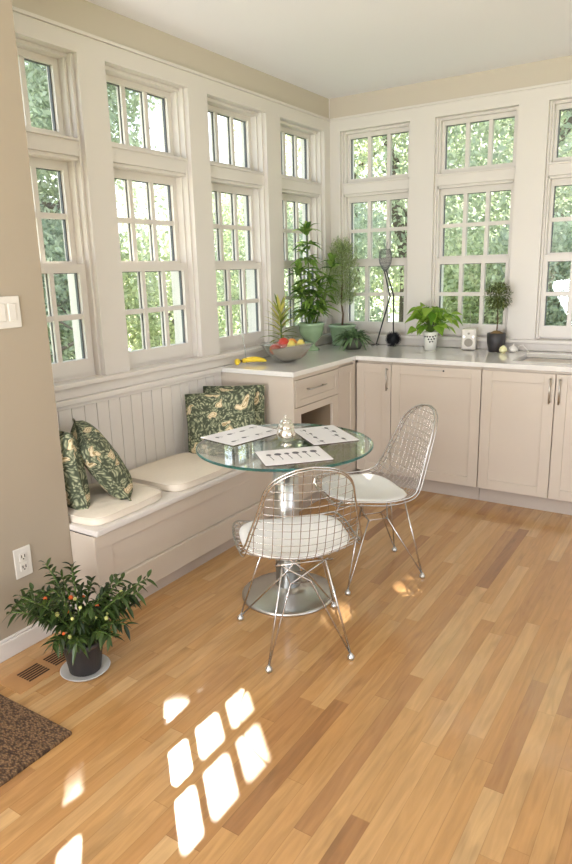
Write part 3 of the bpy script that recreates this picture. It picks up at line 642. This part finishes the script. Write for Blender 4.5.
# silver pots
def silver_pot(label,x,y,s):
    t=thing('silver_pot',label,'silver pot',(x,y,.7405),0,'silver pots on the glass table')
    z=.7405; P=[(.001,0),(.022,0),(.022,.004),(.014,.008),(.016,.014),(.028,.024),(.036,.040),(.037,.052),(.031,.066),(.024,.072)]
    build('body',MB().lathe([(a*s,z+b*s) for a,b in P],(x,y,0),32),M['silver'],t,smooth=True)
    P=[(.026,.072),(.0265,.076),(.020,.084),(.010,.090),(.004,.092),(.003,.096),(.0055,.100),(.0045,.105),(.001,.107)]
    build('lid',MB().lathe([(a*s,z+b*s) for a,b in P],(x,y,0),32),M['silver'],t,smooth=True)
silver_pot('silver lidded pot on the glass table, the nearer of the two',1.07,-2.35,1.12)
silver_pot('silver lidded pot on the glass table, partly hidden behind the other',1.008,-2.255,1.08)
# ---------------------------------------------------------------- wire chairs
def catmull(P,n=12):
    P=[np.array(p,float) for p in P]; P=[2*P[0]-P[1]]+P+[2*P[-1]-P[-2]]; out=[]
    for i in range(1,len(P)-2):
        for k in range(n):
            t=k/n; a,b,c,d=P[i-1],P[i],P[i+1],P[i+2]; out.append(.5*((2*b)+(-a+c)*t+(2*a-5*b+4*c-d)*t*t+(-a+3*b-3*c+d)*t**3))
    out.append(P[-2]); return np.array(out)
# profile columns: y, z, half width, edge lift
PF=catmull([(.245,.432,.19,.012),(.205,.440,.222,.020),(.12,.428,.240,.030),(.02,.412,.243,.036),(-.08,.408,.240,.045),(-.15,.424,.236,.055),(-.195,.468,.228,.062),(-.222,.540,.212,.058),(-.247,.630,.188,.046),(-.272,.725,.166,.034),(-.290,.795,.148,.024),(-.300,.832,.135,.018)])
SL=np.concatenate([[0],np.cumsum(np.hypot(np.diff(PF[:,0]),np.diff(PF[:,1])))]); LT=SL[-1]
def prof(t):
    y=np.interp(t,SL,PF[:,0]); z=np.interp(t,SL,PF[:,1]); w_=np.interp(t,SL,PF[:,2]); l=np.interp(t,SL,PF[:,3])
    e=.004; dy=np.interp(min(t+e,LT),SL,PF[:,0])-np.interp(max(t-e,0),SL,PF[:,0]); dz=np.interp(min(t+e,LT),SL,PF[:,1])-np.interp(max(t-e,0),SL,PF[:,1])
    k=math.hypot(dy,dz); return y,z,w_,l,(dz/k,-dy/k)    # normal points up from the seat, forward from the back
def hw(t):
    w_=prof(t)[2]; T1=LT-.13
    if t>T1: w_*=max(0,1-((t-T1)/(LT-T1))**2.6)**.5
    if t<.07: w_*=max(0,1-((.07-t)/.07)**2.4)**.5*.25+.75
    return w_
def surf(t,x,off=0):
    y,z,w_,l,nrm_=prof(t); s=min(1.05,abs(x)/max(w_,.05)); d=l*s*s+off
    return (x,y+nrm_[0]*d,z+nrm_[1]*d)
def wire_chair(label,loc,ang,grp='chrome wire chairs around the glass table'):
    t=thing('wire_chair',label,'chair',loc,ang,grp); zl=0
    ts=[LT*k/90 for k in range(91)]
    right=[surf(q,hw(q)) for q in ts]; left=[surf(q,-hw(q)) for q in ts][::-1]
    front=[surf(0,x) for x in np.linspace(-hw(0),hw(0),9)[1:-1]]
    loop=right+left[1:]+front
    rim=build('rim',MB().tube(loop,.0042,8,closed=True),M['chromew'],t,smooth=True,local=True)
    loop2=[]
    for q in ts: a=surf(q,hw(q)*.975,-.016); loop2.append(a)
    for q in ts[::-1][1:]: loop2.append(surf(q,-hw(q)*.975,-.016))
    build('lower_rim',MB().tube(loop2+[surf(0,x*.975,-.016) for x in np.linspace(-hw(0),hw(0),9)[1:-1]],.003,6,closed=True),M['chromew'],t,smooth=True,local=True)
    g=MB(); sp_=.033
    for i in range(-7,8):
        x=i*sp_; tt=[q for q in [LT*k/120 for k in range(121)] if hw(q)>=abs(x)]
        if len(tt)>3: g.tube([surf(q,x,-.004) for q in tt],.0015,5)
    k=1; q=.03
    while q<LT-.012:
        w_=hw(q); g.tube([surf(q,x,-.0015) for x in np.linspace(-w_,w_,15)],.0015,5); q+=.034
    build('wire_grid',g,M['chromew'],t,smooth=True,local=True)
    # seat pad
    m=MB(); nu,nv=22,20; T0,T1=.012,.40; vt=[];vb=[]
    for i in range(nu+1):
        a=i/nu; q=T0+(T1-T0)*a; k=max(0,1-abs(2*a-1)**3.2)**.5
        wd=.218*(.25+.75*k) if 0<i<nu else .06
        for j in range(nv+1):
            b=-1+2*j/nv; x=b*wd; ed=max(0,(1-abs(b)**6)*(1-abs(2*a-1)**8))**.5
            vt.append(surf(q,x,.004+.012*ed)); vb.append(surf(q,x,.002))
    I=lambda i,j:i*(nv+1)+j; N_=len(vt)
    m.add(vt+vb,[(I(i,j),I(i+1,j),I(i+1,j+1),I(i,j+1)) for i in range(nu) for j in range(nv)]+[(N_+I(i,j),N_+I(i,j+1),N_+I(i+1,j+1),N_+I(i+1,j)) for i in range(nu) for j in range(nv)]
      +[(I(i,0),N_+I(i,0),N_+I(i+1,0),I(i+1,0)) for i in range(nu)]+[(I(i,nv),I(i+1,nv),N_+I(i+1,nv),N_+I(i,nv)) for i in range(nu)]
      +[(I(0,j),I(0,j+1),N_+I(0,j+1),N_+I(0,j)) for j in range(nv)]+[(I(nu,j),N_+I(nu,j),N_+I(nu,j+1),I(nu,j+1)) for j in range(nv)])
    build('seat_pad',m,M['pad'],t,smooth=True,local=True)
    fy,ry=.205,-.205
    for sx,sy,fx in((-1,1,.215),(1,1,.215),(-1,-1,.165),(1,-1,.165)):
        foot=(sx*fx,fy if sy>0 else ry,.018); top=(sx*(.085 if sy<0 else .11),.115*sy-.02,.402); ring=(sx*.042,.05*sy-.02,.285); opp=(-sx*.10,.10*sy-.02,.402)
        lg=MB().tube([foot,top],.0042,8).tube([foot,ring,opp],.0034,7); l=build('leg',lg,M['chromew'],t,smooth=True,local=True)
        build('foot_glide',MB().lathe([(.001,0),(.011,0),(.0145,.006),(.014,.014),(.009,.020),(.005,.026),(.001,.027)],(foot[0],foot[1],0),14),M['steel'],l,smooth=True,local=True)
    build('brace',MB().tube([(-.042,.03,.285),(.042,.03,.285),(.042,-.07,.285),(-.042,-.07,.285)],.003,6,closed=True),M['chromew'],t,smooth=True,local=True)
    for y_ in(.095,-.135): build('cross_bar',MB().tube([(-.115,y_,.402),(.115,y_,.402)],.0035,6),M['chromew'],t,smooth=True,local=True)
    return t
wire_chair('chrome wire chair with white pad in front of the table, back to the viewer',(1.285,-2.625,0),R_(135-90))
wire_chair('chrome wire chair with white pad beside the cabinets, seen from its side',(1.268,-1.895,0),R_(-132-90))
# ---------------------------------------------------------------- counter objects
CT=.915
def pot(parent,prof_,c,m,name='pot',n=32): return build(name,MB().lathe(prof_,c,n),M[m],parent,smooth=True)
# banana bunch
def banana(lbl,p0,ang,bend,stp=.0175):
    pts=[];rad=[]
    for k in range(11):
        s=k/10; a=ang+bend*(s-.5); 
        if k==0: p=np.array(p0,float)
        else: p=p+np.array([math.cos(a),math.sin(a),.0])*stp
        pts.append((p[0],p[1],p[2]+.012*math.sin(PI*s))); rad.append(.0035 if k in(0,) else .005 if k==10 else .018*math.sin(PI*(.18+.66*s)))
    t=thing('banana',lbl,'banana',tuple(p0),0,'bananas on the counter end'); build('peel',MB().tube(pts[1:],rad[1:],10),M['banana'],t,smooth=True)
    e_=pts[1]; build('stalk',MB().tube([(e_[0]-.022*math.cos(ang),e_[1]-.022*math.sin(ang),e_[2]+.006),e_],[.004,.0055],8),M['btip'],t,smooth=True)
banana('yellow banana lying on the counter end, the longer one',(.095,-1.375,CT+.020),R_(44),-.75)
banana('yellow banana on the counter end, pointing toward the bench',(.100,-1.385,CT+.020),R_(-62),.7,.010)
tag(build('glass_wand',MB().tube([(.13,-1.35,CT+.004),(.11,-1.34,CT+.12),(.085,-1.335,CT+.24),(.06,-1.33,CT+.33)],[.002,.004,.010,.006],10),M['frost'],smooth=True),'slender clear glass wand standing behind the bananas','glass wand')
# fruit bowl
t=thing('fruit_bowl','flared clear glass bowl holding a grey-brown stone dish of fruit','bowl',(.30,-1.13,CT))
bx_,by_=.295,-1.13
pr=[(.035,.004),(.06,.008),(.10,.035),(.135,.075),(.165,.112),(.178,.120)]
build('glass_bowl',MB().lathe([(a,CT+b) for a,b in pr],(bx_,by_,0),48),M['clear'],t,smooth=True,solid=.004)
tl=Matrix.Rotation(R_(-9),3,Vector((.54,.84,0)).normalized()) if 0 else Matrix.Rotation(R_(-10),3,'Y')
pr=[(.001,.0),(.05,.001),(.085,.02),(.118,.052),(.136,.088),(.132,.090),(.112,.060),(.08,.032),(.04,.016),(.001,.014)]
build('stone_dish',MB().lathe(pr,(bx_+.035,by_+.015,CT+.012),40,0,1.0,tl),M['stonebowl'],t,smooth=True)
fr_=[('red_apple','apple',-.055,-.055,.085,.037),('red_apple','apple',-.075,.02,.09,.036),('red_apple','apple',-.02,-.005,.12,.037),('orange','orange',.0,.065,.11,.036),('yellow_pear','pear',.055,-.03,.10,.036),('yellow_pear','pear',.085,.035,.105,.034),('orange','orange',.02,.0,.075,.036)]
fl=['red apple at the left front of the glass bowl','red apple at the back left of the glass bowl','red apple on top of the fruit in the bowl','orange at the back of the glass bowl','pale yellow pear in the front of the bowl','pale yellow pear at the right rim of the bowl','orange buried under the other fruit in the bowl']
for k,(nm,mt,dx,dy,dz,rr_) in enumerate(fr_):
    # screen-right direction on the counter is about (.84,.54)
    x=bx_+dx; y=by_+dy; z=CT+dz
    t=thing(nm,fl[k],'fruit',(x,y,z-rr_),0,'fruit in the bowl')
    pf=[(max(.0008,rr_*math.sin(PI*i/14)*(1 if mt!='pear' else (1-.25*i/14))),-rr_*math.cos(PI*i/14)*(1.0 if mt!='pear' else 1.25)) for i in range(15)]
    build('flesh',MB().lathe(pf,(x,y,z),20),M[mt],t,smooth=True); build('stalk',MB().tube([(x,y,z+rr_*.9),(x+.003,y,z+rr_+.012)],.0015,5),M['stem'],t)
# variegated plant
def potted(label,name,c): return thing(name,label,'potted plant',(c[0],c[1],CT))
cx,cy=.112,-.92
t=potted('small spiky plant with yellow-edged leaves behind the fruit bowl','variegated_plant',(cx,cy))
pot(t,[(.001,CT),(.045,CT),(.058,CT+.08),(.06,CT+.085),(.054,CT+.085),(.05,CT+.07),(.001,CT+.07)],(cx,cy,0),'blackglaze')
st=MB(); lf=MB(); g=random.Random(5)
st.tube([(cx,cy,CT+.06),(cx+.005,cy,CT+.2),(cx-.005,cy,CT+.30)],[.006,.005,.003],6)
for k in range(46):
    s=k/45; z=CT+.10+.21*s; a=k*2.4; el=R_(10+55*s+g.uniform(-8,8)); L=.185-.03*s+g.uniform(-.02,.02)
    lf.leaf((cx,cy,z),(math.cos(a)*math.cos(el),math.sin(a)*math.cos(el),math.sin(el)),L,.022,.35-.2*s,.3)
build('stem',st,M['gstem'],t); build('foliage',lf,M['L_variegated'],t)
# dracaena in a footed green urn
cx,cy=.118,-.52
t=potted('tall leafy plant in a green glazed footed urn beside the fruit bowl','tall_plant',(cx,cy))
P=[(.001,0),(.056,0),(.058,.008),(.044,.02),(.026,.035),(.028,.05),(.050,.075),(.080,.11),(.090,.15),(.092,.178),(.098,.182),(.100,.200),(.094,.202),(.086,.196),(.084,.178),(.001,.176)]
pot(t,[(a,CT+b) for a,b in P],(cx,cy,0),'greenglaze'); build('soil',MB().lathe([(.083,CT+.176),(.06,CT+.186),(.001,CT+.19)],(cx,cy,0),20),M['soil'],t,smooth=True)
st=MB(); lf=MB(); g=random.Random(9)
canes=[((-.02,.01),(.0,-.02),.80),((.03,0),(.115,.06),.57),((0,-.03),(-.05,-.04),.52),((.0,.03),(.03,.04),.44),((-.03,-.01),(-.075,.03),.36)]
for (ox,oy),(lx,ly),hh in canes:
    b0=np.array([cx+ox,cy+oy,CT+.18]); tp=b0+np.array([lx,ly,hh-.18+.04]); mid=(b0+tp)/2+np.array([.015,-.012,0]); st.tube([b0,mid,tp],[.007,.0055,.003],6)
    z0_=.30; nc=max(2,int((hh-z0_)/.085)+1)
    for c_ in range(nc):
        s2=.35+.65*c_/(nc-1); p=(1-s2)**2*b0+2*s2*(1-s2)*mid+s2**2*tp; top_=c_==nc-1
        for k in range(15 if top_ else 13):
            a=k*2.399+c_+g.uniform(-.3,.3); el=R_((18+52*(k/11)) if top_ else g.uniform(-8,42)); L=g.uniform(.11,.165)
            lf.leaf(p+np.array([0,0,g.uniform(-.03,.02)]),(math.cos(a)*math.cos(el),math.sin(a)*math.cos(el),math.sin(el)),L,.035,.45,.35,roll=g.uniform(-.4,.4))
for k in range(80):  # bushy lower growth
    a=g.uniform(0,2*PI); rr_=g.uniform(.0,.09); p=(cx+.01+rr_*math.cos(a),cy+rr_*math.sin(a),CT+.27+g.uniform(0,.17)); el=R_(g.uniform(-20,45)); lf.leaf(p,(math.cos(a)*math.cos(el),math.sin(a)*math.cos(el),math.sin(el)),g.uniform(.07,.11),.03,.4,.3)
V_l=np.array(lf.v); V_l[:,0]=np.maximum(V_l[:,0],-.05); lf.v=[tuple(v) for v in V_l]
build('stems',st,M['gstem'],t,smooth=True); build('foliage',lf,M['L_dracaena'],t)
# rosemary topiary in green pot
cx,cy=.175,-.145
t=potted('columnar rosemary topiary in a round green pot in the window corner','rosemary_topiary',(cx,cy))
P=[(.001,0),(.075,0),(.08,.006),(.083,.02),(.076,.026),(.090,.09),(.098,.135),(.108,.140),(.110,.158),(.100,.160),(.094,.15),(.001,.148)]
pot(t,[(a,CT+b) for a,b in P],(cx,cy,0),'greenglaze'); build('soil',MB().lathe([(.093,CT+.149),(.05,CT+.156),(.001,CT+.158)],(cx,cy,0),20),M['soil'],t,smooth=True)
st=MB(); st.tube([(cx,cy,CT+.15),(cx+.008,cy,CT+.24),(cx-.006,cy,CT+.32),(cx+.003,cy,CT+.5),(cx,cy,CT+.72)],[.009,.007,.0065,.005,.002],7); lf=MB(); g=random.Random(12)
for k in range(620):
    z=g.uniform(.30,.74); s=(z-.30)/.44; R0=.150*math.sin(PI*min(1,(s*.86+.12)))**.6; a=g.uniform(0,2*PI); rr_=R0*math.sqrt(g.random())*.8
    p=np.array([cx+rr_*math.cos(a),cy+rr_*math.sin(a),CT+z]); d=nrm([math.cos(a)*.6+g.uniform(-.3,.3),math.sin(a)*.6+g.uniform(-.3,.3),.9]); Lb=g.uniform(.05,.08)
    for q in range(13):
        pp=p+d*Lb*q/12; a2=g.uniform(0,2*PI); lf.leaf(pp,nrm(d*.7+np.array([math.cos(a2),math.sin(a2),g.uniform(-.3,.5)])*.9),.026,.0046,.0,.2,seg=2)
build('stem',st,M['stem'],t,smooth=True); build('foliage',lf,M['L_rosemary'],t)
# succulent
cx,cy=.37,-.34
t=potted('trailing grey-green succulent in a dark round pot on the counter corner','succulent',(cx,cy))
P=[(.001,0),(.055,0),(.072,.03),(.076,.06),(.070,.085),(.064,.082),(.001,.075)]; pot(t,[(a,CT+b) for a,b in P],(cx,cy,0),'succpot')
lf=MB(); g=random.Random(3)
for k in range(110):
    a=g.uniform(0,2*PI); el=R_(g.uniform(5,80)); rr_=g.uniform(0,.045); p=(cx+rr_*math.cos(a),cy+rr_*math.sin(a),CT+.078)
    lf.leaf(p,(math.cos(a)*math.cos(el),math.sin(a)*math.cos(el),math.sin(el)),g.uniform(.11,.17),.028,g.uniform(.4,.85),.5,pw=.9)
build('foliage',lf,M['L_succ'],t)
# wire bird sculpture
by0=-.075
t=thing('wire_bird_sculpture','long-legged black wire bird sculpture with a mesh body before the corner window','sculpture',(.49,by0,CT))
for pts in([(.435,by0,CT+.012),(.545,by0,1.285),(.495,by0,1.475)],[(.575,by0-.0,CT+.012),(.572,by0,1.295),(.512,by0,1.475)]):
    l=build('leg',MB().tube(pts,[.0045,.0065,.004],7),M['black'],t,smooth=True)
    fx,fy=pts[0][0],pts[0][1]; fm=MB()
    for a in(R_(-100),R_(-60),R_(-140),R_(90)): fm.tube([(fx,fy,CT+.012),(fx+.045*math.cos(a),fy+.045*math.sin(a),CT+.003)],.0028,5)
    build('foot',fm,M['black'],l)
bd=MB(); nb=18
bc=(.503,by0)
prof_b=[(.010,1.468),(.030,1.495),(.046,1.53),(.052,1.565),(.046,1.60),(.036,1.628)]
for k in range(nb):
    for sgn in(1,-1):
        pts=[]
        for i,(rr_,z) in enumerate(prof_b): a=2*PI*k/nb+sgn*i*.3; pts.append((bc[0]+rr_*math.cos(a),bc[1]+rr_*.6*math.sin(a),z))
        bd.tube(pts,.0011,4)
for rr_,z in prof_b: bd.tube([(bc[0]+rr_*math.cos(2*PI*j/20),bc[1]+rr_*.6*math.sin(2*PI*j/20),z) for j in range(20)],.0011,4,closed=True)
M['greywire']=mat('grey_wire',srgb(120,122,122),.45,.6)
build('mesh_body',bd,M['greywire'],t)
wg=MB(); g=random.Random(2)
wg.tube([(.468,by0,1.56),(.455,by0,1.60),(.446,by0,1.645)],[.004,.003,.0012],6).tube([(.548,by0,1.57),(.565,by0,1.60),(.585,by0,1.64)],.0012,4)
for k in range(10): a=g.uniform(-1,1); wg.tube([(bc[0]+a*.03,by0,1.625),(bc[0]+a*.07,by0+g.uniform(-.01,.01),1.70+g.uniform(-.03,.02))],.0010,4)
build('wire_feathers',wg,M['greywire'],t)
# spiky ball
cx,cy,cz=.605,-.145,CT+.062
m=MB(); m.sphere((cx,cy,cz),.036,10); g=random.Random(4)
for k in range(260):
    z=1-2*(k+.5)/260; a=k*2.39996; q=math.sqrt(1-z*z); d=np.array([q*math.cos(a),q*math.sin(a),z]); L=.058+g.uniform(0,.007)
    m.tube([np.array([cx,cy,cz])+d*.033,np.array([cx,cy,cz])+d*L],[.0026,.0005],4,cap=False)
tag(build('spiky_ball',m,M['urchin']),'black spiky ball beside the wire bird\'s feet','ornament')
# pothos in white dotted pot
cx,cy=.925,-.22
t=potted('bright green leafy plant in a white pot with dark dots on the back counter','pothos_plant',(cx,cy))
def R4(z): return .040+.010*(z/.125)
P=[(.001,0),(.040,0),(.050,.125),(.052,.130),(.046,.130),(.043,.115),(.001,.11)]
pt_=pot(t,[(a,CT+b) for a,b in P],(cx,cy,0),'whitepot'); dm_=MB(); fa=math.atan2(CP.y-cy,CP.x-cx)
for q,(da,z) in enumerate([(-.5,.10),(-.1,.10),(.32,.10),(-.3,.082),(.12,.082),(.52,.085),(-.1,.064),(.3,.066),(.7,.105),(-.9,.1)]):
    a=fa+da; rr_=R4(z)+.001; c=np.array([cx+rr_*math.cos(a),cy+rr_*math.sin(a),CT+z]); tx=np.array([-math.sin(a),math.cos(a),0]); nz=np.array([math.cos(a),math.sin(a),0]); n=8
    dm_.add([c+nz*.0006+.0062*(math.cos(2*PI*i/n)*tx+math.sin(2*PI*i/n)*np.array([0,0,1])) for i in range(n)]+[c-nz*.001+.0062*(math.cos(2*PI*i/n)*tx+math.sin(2*PI*i/n)*np.array([0,0,1])) for i in range(n)],[tuple(range(n))]+[(i,n+i,n+(i+1)%n,(i+1)%n) for i in range(n)])
build('dots',dm_,M['black'],pt_)
lf=MB(); st=MB(); g=random.Random(8)
def heart(mb,base,d,L,Wd,droop,roll):
    mb.leaf(base,d,L,Wd,droop,.22,seg=6,roll=roll,pw=.52)
for k in range(64):
    a=k*2.4+g.uniform(-.3,.3); el=R_(g.uniform(12,88)); rr_=g.uniform(.10,.20)*(1 if el<R_(60) else .8); b0=np.array([cx,cy,CT+.12]); d=np.array([math.cos(a)*math.cos(el),math.sin(a)*math.cos(el)*.75,math.sin(el)*1.15]); e1=b0+d*rr_
    e1[1]=min(e1[1],-.05); e1[2]=max(e1[2],CT+.09); st.tube([b0,(b0+e1)/2+np.array([0,0,.02]),e1],.0018,4)
    d2=nrm(np.array([math.cos(a),math.sin(a)*.8,g.uniform(-.7,.45)])); heart(lf,e1,d2,g.uniform(.07,.10),g.uniform(.062,.082),.3,g.uniform(-.7,.7))
V_l=np.array(lf.v); V_l[:,1]=np.minimum(V_l[:,1],-.022); lf.v=[tuple(v) for v in V_l]
build('stems',st,M['gstem'],t); build('foliage',lf,M['L_pothos'],t)
# radio
cx,cy=1.165,-.10
t=thing('table_radio','white upright table radio with a round speaker below the middle sink window','radio',(cx,cy,CT),R_(12))
build('case',MB().box(-.05,.05,-.045,.045,.004,.150),M['plastic'],t,local=True,bevel=.010,seg=4)
def disc(name,x,z,rad,mt,parent,out=.003,inner=None):
    m=MB(); n=28; y0=-.0445; m.add([(x+rad*math.cos(2*PI*i/n),y,z+rad*math.sin(2*PI*i/n)) for y in(y0,y0-out) for i in range(n)],[tuple(range(n,2*n))]+[(i,(i+1)%n,n+(i+1)%n,n+i) for i in range(n)]); return build(name,m,M[mt],parent,local=True)
disc('speaker',0,.055,.029,'grille',t,.002); 
dl=disc('tuning_dial',0,.118,.019,'plastic',t,.006); disc('dial_mark',0,.118,.008,'grille',dl,.008)
for x in(-.032,.032): disc('knob',x,.096,.007,'nickel',t,.006)
build('antenna',MB().tube([(.0,.03,.148),(.0,.03,.27)],.0018,6),M['nickel'],t,local=True)
# olive topiary
cx,cy=1.365,-.14
t=potted('small round-headed olive topiary in a charcoal pot left of the sink','olive_topiary',(cx,cy))
P=[(.001,0),(.046,0),(.050,.006),(.061,.07),(.063,.125),(.058,.128),(.055,.112),(.001,.108)]; pot(t,[(a,CT+b) for a,b in P],(cx,cy,0),'blackglaze')
build('moss',MB().lathe([(.056,CT+.108),(.045,CT+.128),(.02,CT+.142),(.001,CT+.146)],(cx,cy,0),18),M['moss'],t,smooth=True)
build('stem',MB().tube([(cx,cy,CT+.12),(cx+.005,cy,CT+.22),(cx-.002,cy,CT+.31),(cx,cy,CT+.36)],[.005,.004,.0035,.002],6),M['stem'],t,smooth=True)
lf=MB(); g=random.Random(6)
for k in range(900):
    a=g.uniform(0,2*PI); z=g.uniform(-1,1); q=math.sqrt(1-z*z); rr_=.085*g.random()**.4; d=np.array([q*math.cos(a),q*math.sin(a),z]); p=np.array([cx,cy,CT+.375])+d*rr_; p[1]=min(p[1],-.04)
    lf.leaf(p,nrm(d+np.array([g.uniform(-.8,.8),g.uniform(-.8,.8),g.uniform(-.6,.8)])),.027,.009,.1,.2,seg=3)
build('foliage',lf,M['L_olive'],t)
# onion, bulbs and cord
t=thing('onion','pale yellow onion in front of the charcoal pot','onion',(1.432,-.205,CT)); build('bulb',MB().lathe([(.001,0),(.012,.001),(.024,.012),(.027,.024),(.022,.038),(.010,.047),(.003,.052),(.001,.053)],(1.432,-.205,CT),20),M['bulb'],t,smooth=True); build('root',MB().lathe([(.006,-.0),(.004,.004),(.001,.005)],(1.432,-.205,CT+.0),8),M['stem'],t)
t=thing('white_bulb','white garlic bulb between the charcoal pot and the sink','garlic',(1.478,-.13,CT)); build('cloves',MB().lathe([(.001,0),(.018,.001),(.030,.014),(.030,.026),(.018,.038),(.006,.045),(.001,.05)],(1.478,-.13,CT),14),M['garlic'],t,smooth=True); build('neck',MB().tube([(1.478,-.13,CT+.042),(1.484,-.128,CT+.060)],[.005,.003],7),M['garlic'],t)
tag(build('cable',MB().tube([(1.50,-.09,CT+.004),(1.50,-.075,CT+.035),(1.53,-.075,CT+.045),(1.555,-.09,CT+.02),(1.575,-.10,CT+.004)],.0035,7),M['garlic'],smooth=True),'short white looped cable on the counter behind the sink corner','cable')
# ---------------------------------------------------------------- potted pepper plant on the floor
cx,cy=.690,-3.240
t=thing('potted_plant','dark leafy plant with orange and pale berries in a black pot on the floor','potted plant',(cx,cy,.012))
P=[(.001,.012),(.056,.012),(.060,.016),(.076,.125),(.081,.127),(.081,.145),(.075,.146),(.071,.128),(.001,.125)]; build('pot',MB().lathe(P,(cx,cy,0),36),M['blackglaze'],t,smooth=True)
sc=MB().lathe([(.001,.0),(.078,.0),(.092,.012),(.095,.015),(.090,.015),(.075,.006),(.001,.006)],(cx,cy,0),40)
tag(build('plant_saucer',sc,M['saucer'],smooth=True),'white saucer under the potted plant on the wood floor','saucer')
t.location.z=.007; FR[t.name]=(cx,cy,.012)
build('soil',MB().lathe([(.072,.126),(.05,.132),(.001,.134)],(cx,cy,0),20),M['soil'],t,smooth=True)
st=MB(); lf=MB(); g=random.Random(21); tips=[]
sr=np.array([.84,.54,0]); fw_=np.array([-.54,.84,0])
for k in range(34):
    a=2*PI*k/34+g.uniform(-.15,.15); reach=g.uniform(.10,.25); top=g.uniform(.20,.40)-.28*max(0,reach-.17)
    sx_=math.cos(a)*reach*1.15; fy_=math.sin(a)*reach*.72
    e1=np.array([cx,cy,0])+sr*sx_+fw_*fy_+np.array([0,0,top+.02]); b0=np.array([cx,cy,.12]); mid=(b0+e1)/2+np.array([0,0,.07])
    if e1[0]<XP+.05: e1[0]=XP+.05
    P_=[(1-s)**2*b0+2*s*(1-s)*mid+s*s*e1 for s in np.linspace(0,1,7)]; st.tube(P_,[.0045-.0004*i for i in range(7)],5); tips.append(P_)
    for q in range(26):
        s=.28+.72*q/25; p=(1-s)**2*b0+2*s*(1-s)*mid+s*s*e1; td=nrm(e1-mid); a2=q*2.4+g.uniform(-.4,.4); perp=nrm(np.cross(td,[0.2,.1,1])); pp=np.cross(td,perp)
        d=nrm(td*.75+perp*math.cos(a2)+pp*math.sin(a2)+np.array([0,0,.15])); lf.leaf(p,d,g.uniform(.035,.062),.018,.35,.3,seg=4)
V_l=np.array(lf.v); V_l[:,0]=np.maximum(V_l[:,0],XP+.03); lf.v=[tuple(v) for v in V_l]
build('branches',st,M['gstem'],t,smooth=True); build('foliage',lf,M['L_floor'],t)
for nm,mt,cnt in(('orange_berries','berryo',7),('pale_berries','berryy',14)):
    for k in range(cnt):
        P_=tips[g.randrange(len(tips))]; p=P_[g.choice([3,4,5])]+np.array([g.uniform(-.02,.03),g.uniform(-.03,0),g.uniform(-.01,.03)]); build('berry',MB().sphere(p,g.uniform(.006,.009),8),M[mt],t,smooth=True)['label']='orange berry' if mt=='berryo' else 'pale green berry'
